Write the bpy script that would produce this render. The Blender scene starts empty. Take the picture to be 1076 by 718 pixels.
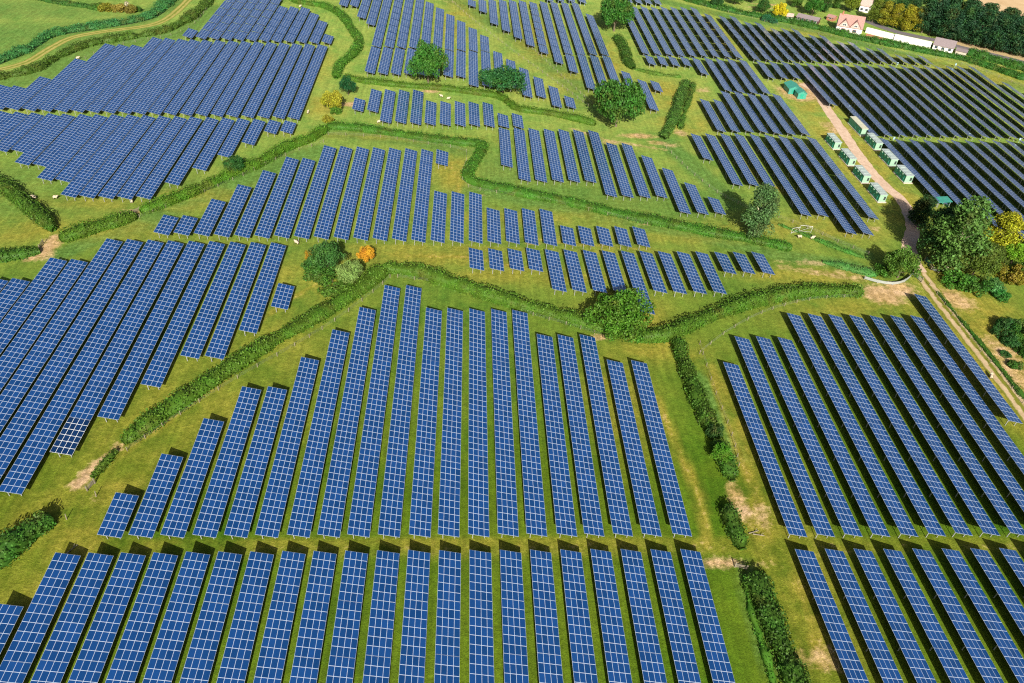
import bpy, math, random
import numpy as np
from mathutils import Matrix, Vector
R_ = math.radians
random.seed(7)
rng = np.random.default_rng(11)
scene = bpy.context.scene
COL = scene.collection

# ------------------------------------------------------------------ camera
F_PX, PITCH, YAW, ROLL = 797.235, 0.69904, 0.08539, 0.06828
CX, CY, CH = 70.62, -81.009, 120.609
def cam_axes():
    cp, sp = math.cos(PITCH), math.sin(PITCH); cy, sy = math.cos(YAW), math.sin(YAW)
    fwd = Vector((sy*cp, cy*cp, -sp)); right = Vector((cy, -sy, 0)); up = right.cross(fwd)
    cr, sr = math.cos(ROLL), math.sin(ROLL)
    return cr*right + sr*up, -sr*right + cr*up, fwd
AX_R, AX_U, AX_F = cam_axes()
cam_data = bpy.data.cameras.new('camera'); cam = bpy.data.objects.new('camera', cam_data); COL.objects.link(cam)
m = Matrix.Identity(4)
for i in range(3):
    m[i][0], m[i][1], m[i][2] = AX_R[i], AX_U[i], -AX_F[i]
m[0][3], m[1][3], m[2][3] = CX, CY, CH
cam.matrix_world = m
cam_data.sensor_width = 36; cam_data.lens = F_PX/1076*36
cam_data.clip_start = 1; cam_data.clip_end = 20000
scene.camera = cam

# ------------------------------------------------------------------ light
SUN_ELEV = math.atan(1/1.587)
world = bpy.data.worlds.new('World'); scene.world = world; world.use_nodes = True
wn = world.node_tree; wn.nodes.clear()
wo = wn.nodes.new('ShaderNodeOutputWorld'); bg = wn.nodes.new('ShaderNodeBackground'); sky = wn.nodes.new('ShaderNodeTexSky')
sky.sky_type = 'NISHITA'; sky.sun_disc = False; sky.sun_elevation = SUN_ELEV; sky.sun_rotation = R_(180)
sky.air_density = 1.0; sky.dust_density = 4.5; sky.ozone_density = 1.5
bg.inputs['Strength'].default_value = 0.05
wn.links.new(sky.outputs[0], bg.inputs[0]); wn.links.new(bg.outputs[0], wo.inputs[0])
sl = bpy.data.lights.new('sun', 'SUN'); sl.energy = 5.0; sl.angle = R_(0.5); sl.color = (1.0, 0.93, 0.80)
so = bpy.data.objects.new('sun', sl); COL.objects.link(so)
so.rotation_euler = Vector((-0.002, 1.587, -1.0)).to_track_quat('-Z', 'Y').to_euler()
so.location = (70, -150, 200)
scene.view_settings.view_transform = 'Standard'; scene.view_settings.look = 'None'
scene.view_settings.gamma = 1; scene.view_settings.use_curve_mapping = False
scene.view_settings.exposure = 0.72
scene.render.engine = 'CYCLES'
scene.cycles.max_bounces = 5; scene.cycles.diffuse_bounces = 1; scene.cycles.glossy_bounces = 2
scene.cycles.transmission_bounces = 1; scene.cycles.transparent_max_bounces = 4
scene.cycles.use_denoising = False
scene.cycles.filter_width = 1.15

# ------------------------------------------------------------------ helpers
def gp(x, y, z=0.0):
    """site survey: ground coordinates of a surveyed mark"""
    d = AX_F + AX_R*((x-538)/F_PX) - AX_U*((y-359)/F_PX)
    t = (z-CH)/d.z
    return Vector((CX+t*d.x, CY+t*d.y, z))
def gpl(pts, z=0.0): return [gp(a, b, z) for a, b in pts]

def prop(o, label=None, cat=None, group=None, kind=None):
    if label: o['label'] = label
    if cat: o['category'] = cat
    if group: o['group'] = group
    if kind: o['kind'] = kind
    return o
def empty(name, loc, rz=0.0):
    o = bpy.data.objects.new(name, None); COL.objects.link(o); o.location = loc; o.rotation_euler = (0, 0, rz); o.empty_display_size = .2
    return o
def link(name, me, parent=None, loc=(0, 0, 0), rz=0.0, scale=None):
    o = bpy.data.objects.new(name, me); COL.objects.link(o); o.location = loc
    if rz: o.rotation_euler = (0, 0, rz)
    if scale: o.scale = scale
    if parent: o.parent = parent
    return o
class MB:
    def __init__(s): s.v = []; s.f = []; s.m = []
    def box(s, x0, x1, y0, y1, z0, z1, mi=0):
        b = len(s.v)
        s.v += [(x0,y0,z0),(x1,y0,z0),(x1,y1,z0),(x0,y1,z0),(x0,y0,z1),(x1,y0,z1),(x1,y1,z1),(x0,y1,z1)]
        s.f += [(b,b+3,b+2,b+1),(b+4,b+5,b+6,b+7),(b,b+1,b+5,b+4),(b+1,b+2,b+6,b+5),(b+2,b+3,b+7,b+6),(b+3,b,b+4,b+7)]; s.m += [mi]*6
    def poly(s, pts, mi=0):
        b = len(s.v); s.v += [tuple(p) for p in pts]; s.f.append(tuple(range(b, b+len(pts)))); s.m.append(mi)
    def hexa(s, lo, hi, mi=0):
        b = len(s.v); s.v += [tuple(p) for p in lo]+[tuple(p) for p in hi]; n = len(lo)
        s.f.append(tuple(b+i for i in reversed(range(n)))); s.f.append(tuple(b+n+i for i in range(n)))
        for i in range(n):
            j = (i+1) % n; s.f.append((b+i, b+j, b+n+j, b+n+i))
        s.m += [mi]*(n+2)
    def tube(s, p0, p1, r0, r1, n=6, mi=0):
        p0, p1 = Vector(p0), Vector(p1); d = (p1-p0).normalized()
        a = d.orthogonal().normalized(); c = d.cross(a)
        L1 = [p0+(a*math.cos(2*math.pi*i/n)+c*math.sin(2*math.pi*i/n))*r0 for i in range(n)]
        L2 = [p1+(a*math.cos(2*math.pi*i/n)+c*math.sin(2*math.pi*i/n))*r1 for i in range(n)]
        s.hexa(L1, L2, mi)
    def mesh(s, name, mats):
        me = bpy.data.meshes.new(name); me.from_pydata(s.v, [], s.f)
        for mt in (mats if isinstance(mats, (list, tuple)) else [mats]): me.materials.append(mt)
        me.polygons.foreach_set('material_index', s.m); me.update(); return me
def np_mesh(name, v, nper, mat, smooth=False):
    """v: (N*nper,3) separate polygons"""
    me = bpy.data.meshes.new(name); n = len(v)//nper
    me.vertices.add(len(v)); me.vertices.foreach_set('co', np.asarray(v, dtype=np.float32).ravel())
    me.loops.add(len(v)); me.loops.foreach_set('vertex_index', np.arange(len(v), dtype=np.int32))
    me.polygons.add(n); me.polygons.foreach_set('loop_start', np.arange(0, len(v), nper, dtype=np.int32))
    me.update(calc_edges=True); me.validate()
    me.materials.append(mat); return me

# ------------------------------------------------------------------ materials
def new_mat(name):
    mt = bpy.data.materials.new(name); mt.use_nodes = True
    return mt, mt.node_tree, mt.node_tree.nodes['Principled BSDF']
def simple(name, col, rough=.6, metal=0, noise=.15, scale=2.0, spec=.5):
    mt, nt, b = new_mat(name)
    tc = nt.nodes.new('ShaderNodeTexCoord'); nz = nt.nodes.new('ShaderNodeTexNoise'); nz.inputs['Scale'].default_value = scale; nz.inputs['Detail'].default_value = 6
    mr = nt.nodes.new('ShaderNodeMapRange'); mr.inputs[1].default_value = .3; mr.inputs[2].default_value = .7; mr.inputs[3].default_value = 1-noise; mr.inputs[4].default_value = 1+noise
    hs = nt.nodes.new('ShaderNodeHueSaturation'); hs.inputs['Color'].default_value = (*col, 1)
    nt.links.new(tc.outputs['Object'], nz.inputs['Vector']); nt.links.new(nz.outputs[0], mr.inputs[0]); nt.links.new(mr.outputs[0], hs.inputs['Value'])
    nt.links.new(hs.outputs[0], b.inputs['Base Color'])
    b.inputs['Roughness'].default_value = rough; b.inputs['Metallic'].default_value = metal; b.inputs['Specular IOR Level'].default_value = spec
    return mt
def mathn(nt, op, a, b=None, clamp=False):
    n = nt.nodes.new('ShaderNodeMath'); n.operation = op; n.use_clamp = clamp
    for i, x in enumerate((a, b)):
        if x is None: continue
        if isinstance(x, (int, float)): n.inputs[i].default_value = x
        else: nt.links.new(x, n.inputs[i])
    return n.outputs[0]
def mixc(nt, fac, a, b, mode='MIX'):
    n = nt.nodes.new('ShaderNodeMix'); n.data_type = 'RGBA'; n.blend_type = mode
    if isinstance(fac, (int, float)): n.inputs[0].default_value = fac
    else: nt.links.new(fac, n.inputs[0])
    for i, x in ((6, a), (7, b)):
        if isinstance(x, tuple): n.inputs[i].default_value = (*x, 1)
        else: nt.links.new(x, n.inputs[i])
    return n.outputs[2]
def noise(nt, vec, scale, detail=4, rough=.55, w=0):
    n = nt.nodes.new('ShaderNodeTexNoise'); n.inputs['Scale'].default_value = scale; n.inputs['Detail'].default_value = detail; n.inputs['Roughness'].default_value = rough
    if w:
        mp = nt.nodes.new('ShaderNodeMapping'); mp.inputs['Location'].default_value = (w*17.3, w*9.1, w*4.7); nt.links.new(vec, mp.inputs[0]); vec = mp.outputs[0]
    nt.links.new(vec, n.inputs['Vector']); return n.outputs[0]
def ramp(nt, x, lo, hi, a=0., b=1.):
    n = nt.nodes.new('ShaderNodeMapRange'); n.inputs[1].default_value = lo; n.inputs[2].default_value = hi; n.inputs[3].default_value = a; n.inputs[4].default_value = b
    nt.links.new(x, n.inputs[0]); return n.outputs[0]

# solar glass: dark blue crystalline silicon under glass, every module a little different
def glass_mat(name='solar_glass', k=1.0):
    mt, nt, b = new_mat(name)
    ge = nt.nodes.new('ShaderNodeNewGeometry'); oi = nt.nodes.new('ShaderNodeObjectInfo'); tc = nt.nodes.new('ShaderNodeTexCoord')
    r = mathn(nt, 'FRACT', mathn(nt, 'ADD', ge.outputs['Random Per Island'], oi.outputs['Random']))
    n1 = noise(nt, ge.outputs['Position'], .8, 3)
    base = mixc(nt, r, (0.003*k, 0.038*k, 0.150*k), (0.008*k, 0.060*k, 0.235*k))
    base = mixc(nt, ramp(nt, n1, .35, .7, 0, .5), base, (0.006*k, 0.052*k, 0.19*k))
    nt.links.new(base, b.inputs['Base Color'])
    b.inputs['Roughness'].default_value = .24
    b.inputs['IOR'].default_value = 1.6
    b.inputs['Coat Weight'].default_value = .8; b.inputs['Coat Roughness'].default_value = .15; b.inputs['Coat IOR'].default_value = 1.55
    b.inputs['Sheen Weight'].default_value = .9; b.inputs['Sheen Roughness'].default_value = .22; b.inputs['Sheen Tint'].default_value = (.75, .8, 1, 1)
    return mt
GLASS = glass_mat(); GLASS_DARK = glass_mat('darker_solar_glass', .5)
FRAME = simple('anodised_aluminium_frame', (.42, .51, .68), .45, 0, .08, 3)
FRAME_WHITE = simple('bright_white_frame', (.78, .82, .86), .45, 0, .08, 3)
BACK = simple('dark_backsheet', (.02, .024, .03), .6, 0, .05, 1)
STEEL = simple('galvanised_steel', (.30, .31, .32), .5, .1, .12, 3)

def leaf_mat():
    mt, nt, b = new_mat('foliage')
    oi = nt.nodes.new('ShaderNodeObjectInfo'); ge = nt.nodes.new('ShaderNodeNewGeometry')
    nz = noise(nt, ge.outputs['Position'], .35, 3)
    v = mathn(nt, 'ADD', ramp(nt, ge.outputs['Random Per Island'], 0, 1, .75, 2.0), ramp(nt, nz, .3, .7, -.3, .3))
    n2 = noise(nt, ge.outputs['Position'], .16, 4, .65, 3)
    brown = mixc(nt, .6, oi.outputs['Color'], (0.10, 0.085, 0.018)); fresh = mixc(nt, .45, oi.outputs['Color'], (0.075, 0.17, 0.014))
    cc = mixc(nt, ramp(nt, n2, .55, .66, 0, .65), mixc(nt, ramp(nt, n2, .46, .36, 0, .6), oi.outputs['Color'], fresh), brown)
    hs = nt.nodes.new('ShaderNodeHueSaturation'); nt.links.new(cc, hs.inputs['Color']); nt.links.new(v, hs.inputs['Value'])
    nt.links.new(ramp(nt, nz, .3, .7, .485, .515), hs.inputs['Hue'])
    nt.links.new(hs.outputs[0], b.inputs['Base Color']); b.inputs['Roughness'].default_value = .6; b.inputs['Specular IOR Level'].default_value = .25
    tr = nt.nodes.new('ShaderNodeBsdfTranslucent'); nt.links.new(hs.outputs[0], tr.inputs[0])
    mx = nt.nodes.new('ShaderNodeMixShader'); mx.inputs[0].default_value = .28
    out = nt.nodes['Material Output']
    nt.links.new(b.outputs[0], mx.inputs[1]); nt.links.new(tr.outputs[0], mx.inputs[2]); nt.links.new(mx.outputs[0], out.inputs[0])
    return mt
LEAF = leaf_mat()
BARK = simple('bark', (.13, .10, .07), .9, 0, .3, 4)
PALE_BARK = simple('pale_bark', (.5, .44, .32), .8, 0, .2, 4)
WOOD = simple('weathered_post_wood', (.22, .19, .14), .85, 0, .25, 3)
WIRE = simple('fence_wire', (.45, .45, .42), .5, .4, .1, 3)
GREEN_CAB = simple('green_painted_steel', (.018, .29, .20), .45, 0, .12, 1.2)
GREEN_END = simple('pale_green_painted_steel', (.26, .42, .31), .45, 0, .10, 1.5)
ROOF_CAB = simple('light_grey_roof_sheet', (.34, .41, .40), .5, 0, .12, 1.0)
ROOF_OLIVE = simple('pale_olive_roof_sheet', (.50, .50, .38), .5, 0, .12, 1.0)
DARK = simple('dark_louvre', (.03, .04, .04), .6)
TURQ = simple('turquoise_painted_steel', (.05, .27, .21), .45, 0, .12, 1.2)
WHITE = simple('white_render', (.78, .76, .72), .8, 0, .05, 1)
TILE = simple('terracotta_tile', (.34, .19, .165), .8, 0, .22, 2.5)
TILE_PALE = simple('weathered_pink_tile', (.46, .33, .29), .85, 0, .2, 2.5)
SLATE = simple('grey_brown_tile', (.22, .18, .19), .8, 0, .15, 2)
BRICK = simple('red_brick', (.36, .15, .09), .85, 0, .2, 3)
SHED = simple('dark_red_boards', (.10, .035, .04), .8, 0, .2, 2)
PANE = simple('window_glass', (.05, .07, .09), .08, 0, .05, 1)
CONC = simple('concrete', (.48, .42, .36), .9, 0, .12, 1.5)
GALV = simple('bright_galvanised_rail', (.30, .33, .32), .5, .1, .1, 2)
# ------------------------------------------------------------------ ground
def seg_dist(P, poly):
    d = np.full(len(P), 1e9)
    for a, b in zip(poly[:-1], poly[1:]):
        a = np.array(a[:2]); b = np.array(b[:2]); ab = b-a
        t = np.clip(((P-a)@ab)/(ab@ab+1e-9), 0, 1)
        d = np.minimum(d, np.hypot(*(P-(a+t[:, None]*ab)).T))
    return d
xs = np.concatenate([[-6000, -2500, -1000, -450], np.arange(-230, 520, 1.25), [700, 1200, 2500, 6500]])
ys = np.concatenate([[-3000, -800, -250], np.arange(-60, 450, 1.25), [600, 1000, 2500, 8000]])
GX, GY = np.meshgrid(xs, ys); Pg = np.stack([GX.ravel(), GY.ravel()], 1)
def fld(pts, r, soft):     # 1 inside a corridor of half width r round surveyed marks
    return np.clip((r+soft-seg_dist(Pg, gpl(pts)))/soft, 0, 1)
def blob(x, y, rx, ry, ang=0):
    c = gp(x, y); dx, dy = (Pg-np.array(c[:2])).T; ca, sa = math.cos(ang), math.sin(ang)
    u = (dx*ca+dy*sa)/rx; v = (-dx*sa+dy*ca)/ry
    return np.clip(1.25*np.exp(-(u*u+v*v)), 0, 1)
dirt = np.zeros(len(Pg)); dry = np.zeros(len(Pg)); lush = np.zeros(len(Pg)); pale = np.zeros(len(Pg))
def put(arr, f, k=1.): np.maximum(arr, f*k, out=arr)
# bare and trodden places
for x, y, rx, ry, k in [(928,310,6,5,1),(945,303,5,4,.9),(772,520,2.2,4,.85),(780,535,1.5,3.5,.7),(757,592,4.5,1.3,.85),(812,593,5,1.5,.4),(800,540,2,5,.55),
        (53,258,3,5,.9),(40,268,5,3,.8),(82,508,1.6,1.5,.95),(90,498,1.2,2,.8),(120,470,1,2,.6),(652,141,0,0,0),(640,150,3,2,.8),(671,143,8,2.6,.85),(690,150,4,2,.8),
        (705,153,4,2,.6),(715,140,3,3,.7),(737,95,5,3,.55),(740,92,8,2,.3),(560,256,3,1.2,.8),(372,110,5,2.5,.9),(362,110,3,2,.9),(452,96,4,2,.8),(520,255,3,1,.5),
        (1000,312,4,4,.95),(1008,318,5,4,.8),(1060,372,6,5,.7),(1045,360,4,4,.6),(1070,395,5,6,.8),(846,92,6,6,1),(832,96,7,6,1),(843,103,7,4,1),(851,98,5,6,1),(139,222,5,1.2,.8),
        (870,132,4,4,.6),(880,137,5,4,.7),(790,192,2,1.2,.6),(917,240,3,2,.5),(905,285,12,2.5,.55),(850,276,14,1.6,.5),(690,150,0,0,0),(865,692,4,3,.6),(845,690,2,2,.6),
        (493,52,0,0,0),(1040,70,12,5,.45),(1020,64,8,3,.4),(1000,308,4,4,.6),(100,523,2,2,.4),(660,338,0,0,0),(632,354,3,1.5,.8),(505,205,3,1,.6),(540,203,5,.8,.7),
        (610,215,4,.8,.8),(683,236,4,.8,.7),(470,2,6,2,.5),(390,265,0,0,0),(10,497,1.5,1,.9),(860,35,0,0,0),(806,5,12,3,.7),(800,8,10,3,.6),(790,12,6,2,.5)]:
    if rx: put(dirt, blob(x, y, rx, ry), k)
put(dirt, fld([(968,290),(1000,330),(1022,358),(1040,382)], 1.2, 1.4), .8)
put(dirt, fld([(82,510),(100,490),(125,470)], .6, 1.2), .8)
put(dirt, fld([(57,250),(48,262),(30,272)], 1.0, 1.5), .9)
put(dirt, fld([(600,135),(640,148),(700,158)], .5, 1.6), .6)
put(dirt, fld([(820,280),(870,288),(905,294)], .8, 2.0), .55)
# dry yellow grass
for x, y, rx, ry, k in [(850,600,8,25,.5),(800,560,4,12,.7),(790,470,4,20,.6),(930,330,30,8,.6),(1000,300,10,12,.8),(1040,350,14,25,.9),(1060,400,12,25,.8),(1050,80,40,15,.7),
        (890,150,12,30,.8),(905,170,12,30,.8),(935,210,12,14,.8),(860,110,14,20,.75),(800,240,25,6,.5),(870,240,20,8,.6),(650,420,8,18,.55),(700,370,12,5,.7),(660,330,10,8,.8),
        (560,290,30,4,.5),(440,270,25,5,.6),(330,290,14,12,.5),(280,350,20,20,.35),(170,440,30,20,.45),(60,540,14,10,.5),(130,520,6,5,.8),(80,570,8,5,.8),(30,620,8,8,.5),
        (700,100,14,20,.75),(720,130,12,10,.6),(760,40,5,40,.7),(640,60,8,30,.7),(560,40,12,40,.6),(480,20,10,30,.6),(600,100,15,12,.4),(330,70,10,25,.45),(345,160,0,0,0),
        (475,180,7,14,.75),(430,145,40,3,.5),(560,228,40,4,.5),(100,240,30,6,.5),(30,240,14,8,.55),(340,110,8,10,.7),(150,215,40,4,.5),(220,205,20,4,.6),(900,60,70,6,.5),
        (820,35,30,8,.5),(1060,150,0,0,0),(100,280,12,3,.6),(390,572,150,1.2,.6),(640,440,5,5,.4),(960,575,40,1.0,.4),(200,572,40,1.2,.3),(830,655,5,20,.5),
        (120,430,20,8,.3),(500,262,60,2,.5),(655,250,50,3,.4),(850,290,20,4,.7),(610,80,20,5,.5)]:
    if rx: put(dry, blob(x, y, rx, ry), k)
for pts in ([(742,385),(756,415),(768,450),(782,490),(792,530)], [(748,383),(762,413),(775,448),(789,488),(799,528)], [(240,395),(200,425),(160,455),(125,480)], [(330,300),(300,318),(270,340)], [(560,250),(600,256),(680,262)],
            [(690,420),(712,470),(735,520),(745,575)], [(830,600),(850,650),(862,700)], [(836,600),(857,650),(870,700)], [(470,170),(485,190),(480,205)], [(430,268),(500,270),(560,285)], [(760,150),(800,190),(850,215)]):
    put(dry, fld(pts, .3, 1.3), .95); put(dirt, fld(pts, .1, 1.3), .34)
for Y0 in (.7, 2.6): put(dirt, np.clip(1.2-np.abs(Pg[:,1]-Y0)/1.0, 0, 1)*((Pg[:,0]>-5)&(Pg[:,0]<230)), .26)
# the lanes between blocks, and the headlands, are trodden and yellower
for Y0 in (1.7,): put(dry, np.clip(1.4-np.abs(Pg[:,1]-Y0)/1.6, 0, 1)*((Pg[:,0]>-5)&(Pg[:,0]<230)), .45)
# rank nettle and rough grass strips beside hedges and ditches
for pts, r in [([(146,236),(200,212),(240,196),(290,174),(335,158)], 3.2), ([(62,268),(100,252),(145,238)], 2.2), ([(350,140),(420,147),(500,160)], 2.6), ([(0,90),(40,80),(90,55),(150,42),(190,34),(218,10)], 5),
        ([(0,60),(35,47),(60,34),(100,27),(145,20),(170,10),(184,0)], 6), ([(500,200),(560,212),(640,228),(740,250),(820,268),(900,280)], 2.2), ([(818,233),(850,245),(910,268)], 2),
        ([(700,150),(740,185),(770,215)], 3), ([(480,0),(560,50),(625,110)], 4), ([(786,600),(795,640),(812,700)], 1.6), ([(735,395),(758,440),(775,480)], 1.2), ([(690,0),(760,16),(840,30),(940,55),(1076,92)], 3)]:
    put(lush, fld(pts, r, r*.8), .9)
for x, y, rx, ry, k in [(40,40,60,22,.8),(120,30,50,10,.7),(30,10,50,16,.7),(20,215,14,10,.5),(560,200,40,8,.6),(640,210,50,8,.6),(700,225,25,6,.5),(530,180,10,16,.6),(720,210,20,10,.5),(210,200,40,6,.7),(80,195,40,6,.4),(20,185,18,8,.5)]:
    put(lush, blob(x, y, rx, ry), k)
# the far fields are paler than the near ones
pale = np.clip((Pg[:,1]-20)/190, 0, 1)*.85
me = bpy.data.meshes.new('ground')
nx, ny = len(xs), len(ys)
me.vertices.add(nx*ny); co = np.zeros((nx*ny, 3), np.float32); co[:, :2] = Pg; me.vertices.foreach_set('co', co.ravel())
ii = (np.arange(ny-1)[:, None]*nx+np.arange(nx-1)[None]).ravel()
quads = np.stack([ii, ii+1, ii+1+nx, ii+nx], 1).astype(np.int32)
me.loops.add(quads.size); me.loops.foreach_set('vertex_index', quads.ravel())
me.polygons.add(len(quads)); me.polygons.foreach_set('loop_start', np.arange(0, quads.size, 4, dtype=np.int32)); me.update(calc_edges=True)
for nm, a in (('dirt', dirt), ('dry', dry), ('lush', lush), ('pale', pale)):
    at = me.attributes.new(nm, 'FLOAT', 'POINT'); at.data.foreach_set('value', a.astype(np.float32))
def ground_mat():
    mt, nt, b = new_mat('meadow_grass')
    ge = nt.nodes.new('ShaderNodeNewGeometry'); P = ge.outputs['Position']
    def att(n):
        a = nt.nodes.new('ShaderNodeAttribute'); a.attribute_name = n; return a.outputs['Fac']
    n_big = noise(nt, P, .018, 4); n_mid = noise(nt, P, .11, 5, .6, 1); n_sm = noise(nt, P, .9, 5, .65, 2); n_fine = noise(nt, P, 5.0, 3, .6, 3)
    # mown streaks along the rows
    mp = nt.nodes.new('ShaderNodeMapping'); mp.inputs['Scale'].default_value = (1.0, .06, 1); nt.links.new(P, mp.inputs[0])
    n_str = noise(nt, mp.outputs[0], .9, 4, .6, 4)
    c = mixc(nt, ramp(nt, n_mid, .35, .65), (0.034, 0.102, 0.004), (0.084, 0.150, 0.008))
    c = mixc(nt, ramp(nt, n_big, .38, .62, 0, .6), c, (0.120, 0.170, 0.012))
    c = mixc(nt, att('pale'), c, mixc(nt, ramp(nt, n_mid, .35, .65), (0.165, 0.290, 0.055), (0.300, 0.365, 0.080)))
    lf = mathn(nt, 'MULTIPLY', att('lush'), ramp(nt, n_sm, .25, .6, .4, 1))
    c = mixc(nt, lf, c, mixc(nt, ramp(nt, n_sm, .35, .65), (0.045, 0.130, 0.022), (0.120, 0.230, 0.050)))
    df = mathn(nt, 'MULTIPLY', att('dry'), ramp(nt, n_mid, .3, .62, .25, 1.1), True)
    c = mixc(nt, df, c, mixc(nt, ramp(nt, n_sm, .3, .7), (0.215, 0.195, 0.020), (0.350, 0.275, 0.050)))
    # bare earth, ragged by the noise
    dd = mathn(nt, 'ADD', att('dirt'), mathn(nt, 'ADD', ramp(nt, n_sm, .25, .75, -.28, .28), ramp(nt, n_mid, .3, .7, -.15, .15)))
    dd = ramp(nt, dd, .32, .85); dd2 = nt.nodes.new('ShaderNodeClamp'); nt.links.new(dd, dd2.inputs[0])
    gate = ramp(nt, att('dirt'), .02, .15)
    dm = mathn(nt, 'MULTIPLY', dd2.outputs[0], gate, True)
    soil = mixc(nt, ramp(nt, n_mid, .35, .65), mixc(nt, ramp(nt, n_sm, .3, .7), (0.30, 0.20, 0.055), (0.45, 0.31, 0.13)), mixc(nt, ramp(nt, n_sm, .3, .7), (0.40, 0.26, 0.13), (0.56, 0.40, 0.25)))
    c = mixc(nt, dm, c, soil)
    n_tuft = noise(nt, P, 1.7, 4, .7, 8); tf = mathn(nt, 'MULTIPLY', ramp(nt, n_tuft, .56, .66), mathn(nt, 'ADD', mathn(nt, 'MULTIPLY', ramp(nt, n_mid, .45, .6), .35), mathn(nt, 'MULTIPLY', att('lush'), .5)), True)
    c = mixc(nt, mathn(nt, 'MULTIPLY', tf, .75), c, (0.035, 0.075, 0.012))
    val = mathn(nt, 'MULTIPLY', ramp(nt, n_fine, .25, .75, .62, 1.38), mathn(nt, 'MULTIPLY', ramp(nt, n_sm, .3, .7, .8, 1.2), ramp(nt, n_str, .35, .65, .86, 1.12)))
    hs = nt.nodes.new('ShaderNodeHueSaturation'); nt.links.new(c, hs.inputs['Color']); nt.links.new(val, hs.inputs['Value'])
    nt.links.new(hs.outputs[0], b.inputs['Base Color']); b.inputs['Roughness'].default_value = .95; b.inputs['Specular IOR Level'].default_value = .1
    bp = nt.nodes.new('ShaderNodeBump'); bp.inputs['Strength'].default_value = .55; bp.inputs['Distance'].default_value = .35
    nt.links.new(mathn(nt, 'ADD', n_sm, mathn(nt, 'MULTIPLY', n_fine, .5)), bp.inputs['Height']); nt.links.new(bp.outputs[0], b.inputs['Normal'])
    return mt
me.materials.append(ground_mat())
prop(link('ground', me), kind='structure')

def strip_mat(name, ca, cb, mid=None, scale=.7, verge=None):
    mt, nt, b = new_mat(name); ge = nt.nodes.new('ShaderNodeNewGeometry'); P = ge.outputs['Position']
    n1 = noise(nt, P, scale, 5, .65, 5); n2 = noise(nt, P, 4, 3, .6, 6)
    c = mixc(nt, ramp(nt, n1, .3, .7), ca, cb)
    if mid:
        uv = nt.nodes.new('ShaderNodeUVMap'); sx = nt.nodes.new('ShaderNodeSeparateXYZ'); nt.links.new(uv.outputs[0], sx.inputs[0])
        a = mathn(nt, 'ABSOLUTE', mathn(nt, 'SUBTRACT', sx.outputs[0], .5))
        a = mathn(nt, 'ADD', a, ramp(nt, n1, .3, .7, -.06, .06))
        c = mixc(nt, ramp(nt, a, .16, .08), c, mid)
        c = mixc(nt, ramp(nt, a, .36, .44), c, mid)
    hs = nt.nodes.new('ShaderNodeHueSaturation'); nt.links.new(c, hs.inputs['Color']); nt.links.new(ramp(nt, n2, .25, .75, .82, 1.18), hs.inputs['Value'])
    nt.links.new(hs.outputs[0], b.inputs['Base Color']); b.inputs['Roughness'].default_value = .95; b.inputs['Specular IOR Level'].default_value = .15
    return mt
def smooth_line(pts, step=2.0):
    pts = [Vector(p[:2]) for p in pts]; P = [pts[0]*2-pts[1]]+pts+[pts[-1]*2-pts[-2]]; out = []
    for i in range(1, len(P)-2):
        n = max(2, int((P[i+1]-P[i]).length/step))
        for k in range(n):
            t = k/n
            out.append(.5*((2*P[i])+(-P[i-1]+P[i+1])*t+(2*P[i-1]-5*P[i]+4*P[i+1]-P[i+2])*t*t+(-P[i-1]+3*P[i]-3*P[i+1]+P[i+2])*t**3))
    out.append(pts[-1]); return out
def normals(line):
    n = []
    for i in range(len(line)):
        d = (line[min(i+1, len(line)-1)]-line[max(i-1, 0)]).normalized(); n.append(Vector((-d.y, d.x)))
    return n
def strip(name, pts, width, z, mat, jit=.15):
    ln = smooth_line(pts, 1.5); ns = normals(ln); v = []; f = []; uv = []
    for i, (p, n) in enumerate(zip(ln, ns)):
        a = width/2*(1+random.uniform(-jit, jit)); b_ = width/2*(1+random.uniform(-jit, jit))
        v += [(p.x+n.x*a, p.y+n.y*a, z), (p.x-n.x*b_, p.y-n.y*b_, z)]
        if i: f.append((2*i-2, 2*i-1, 2*i+1, 2*i))
    me = bpy.data.meshes.new(name); me.from_pydata(v, [], f); ul = me.uv_layers.new(name='UVMap')
    for poly in me.polygons:
        for li, vi in zip(poly.loop_indices, poly.vertices): ul.data[li].uv = (0.0 if vi % 2 == 0 else 1.0, vi/2*.1)
    me.materials.append(mat); return prop(link(name, me), kind='structure')
strip('gravel_track', gpl([(843,88),(858,97),(868,113),(884,136),(906,168),(926,192),(946,209),(956,227),(959,243),(955,259),(961,276),(968,290)]), 4.2, .02, strip_mat('pinkish_gravel', (.44,.31,.22), (.62,.47,.36)), .1)
strip('wheel_track', gpl([(966,286),(985,312),(1010,344),(1040,382),(1080,436),(1110,478)]), 4.6, .025, strip_mat('rutted_earth', (.36,.26,.14), (.52,.40,.25), mid=(.16,.17,.02)), .06)
strip('farm_track', gpl([(-30,79),(0,73),(29,65),(56,49),(78,39),(111,33),(156,27),(178,18),(198,0),(212,-14)]), 4.2, .02, strip_mat('dry_farm_track', (.26,.25,.06), (.40,.35,.11), mid=(.17,.2,.03)), .08)
road_m = strip_mat('asphalt', (.12,.11,.12), (.17,.155,.165), scale=1.5)
road_pts = gpl([(905,20),(940,33),(985,43),(1010,50),(1040,57),(1076,66),(1120,77)])
strip('verge', gpl([(985,42),(1010,47),(1040,54.5),(1076,63),(1120,73)]), 9.5, .02, strip_mat('sandy_verge', (.36,.27,.13), (.46,.35,.20)), .1)
strip('road', road_pts, 5.5, .05, road_m, 0)
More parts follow.
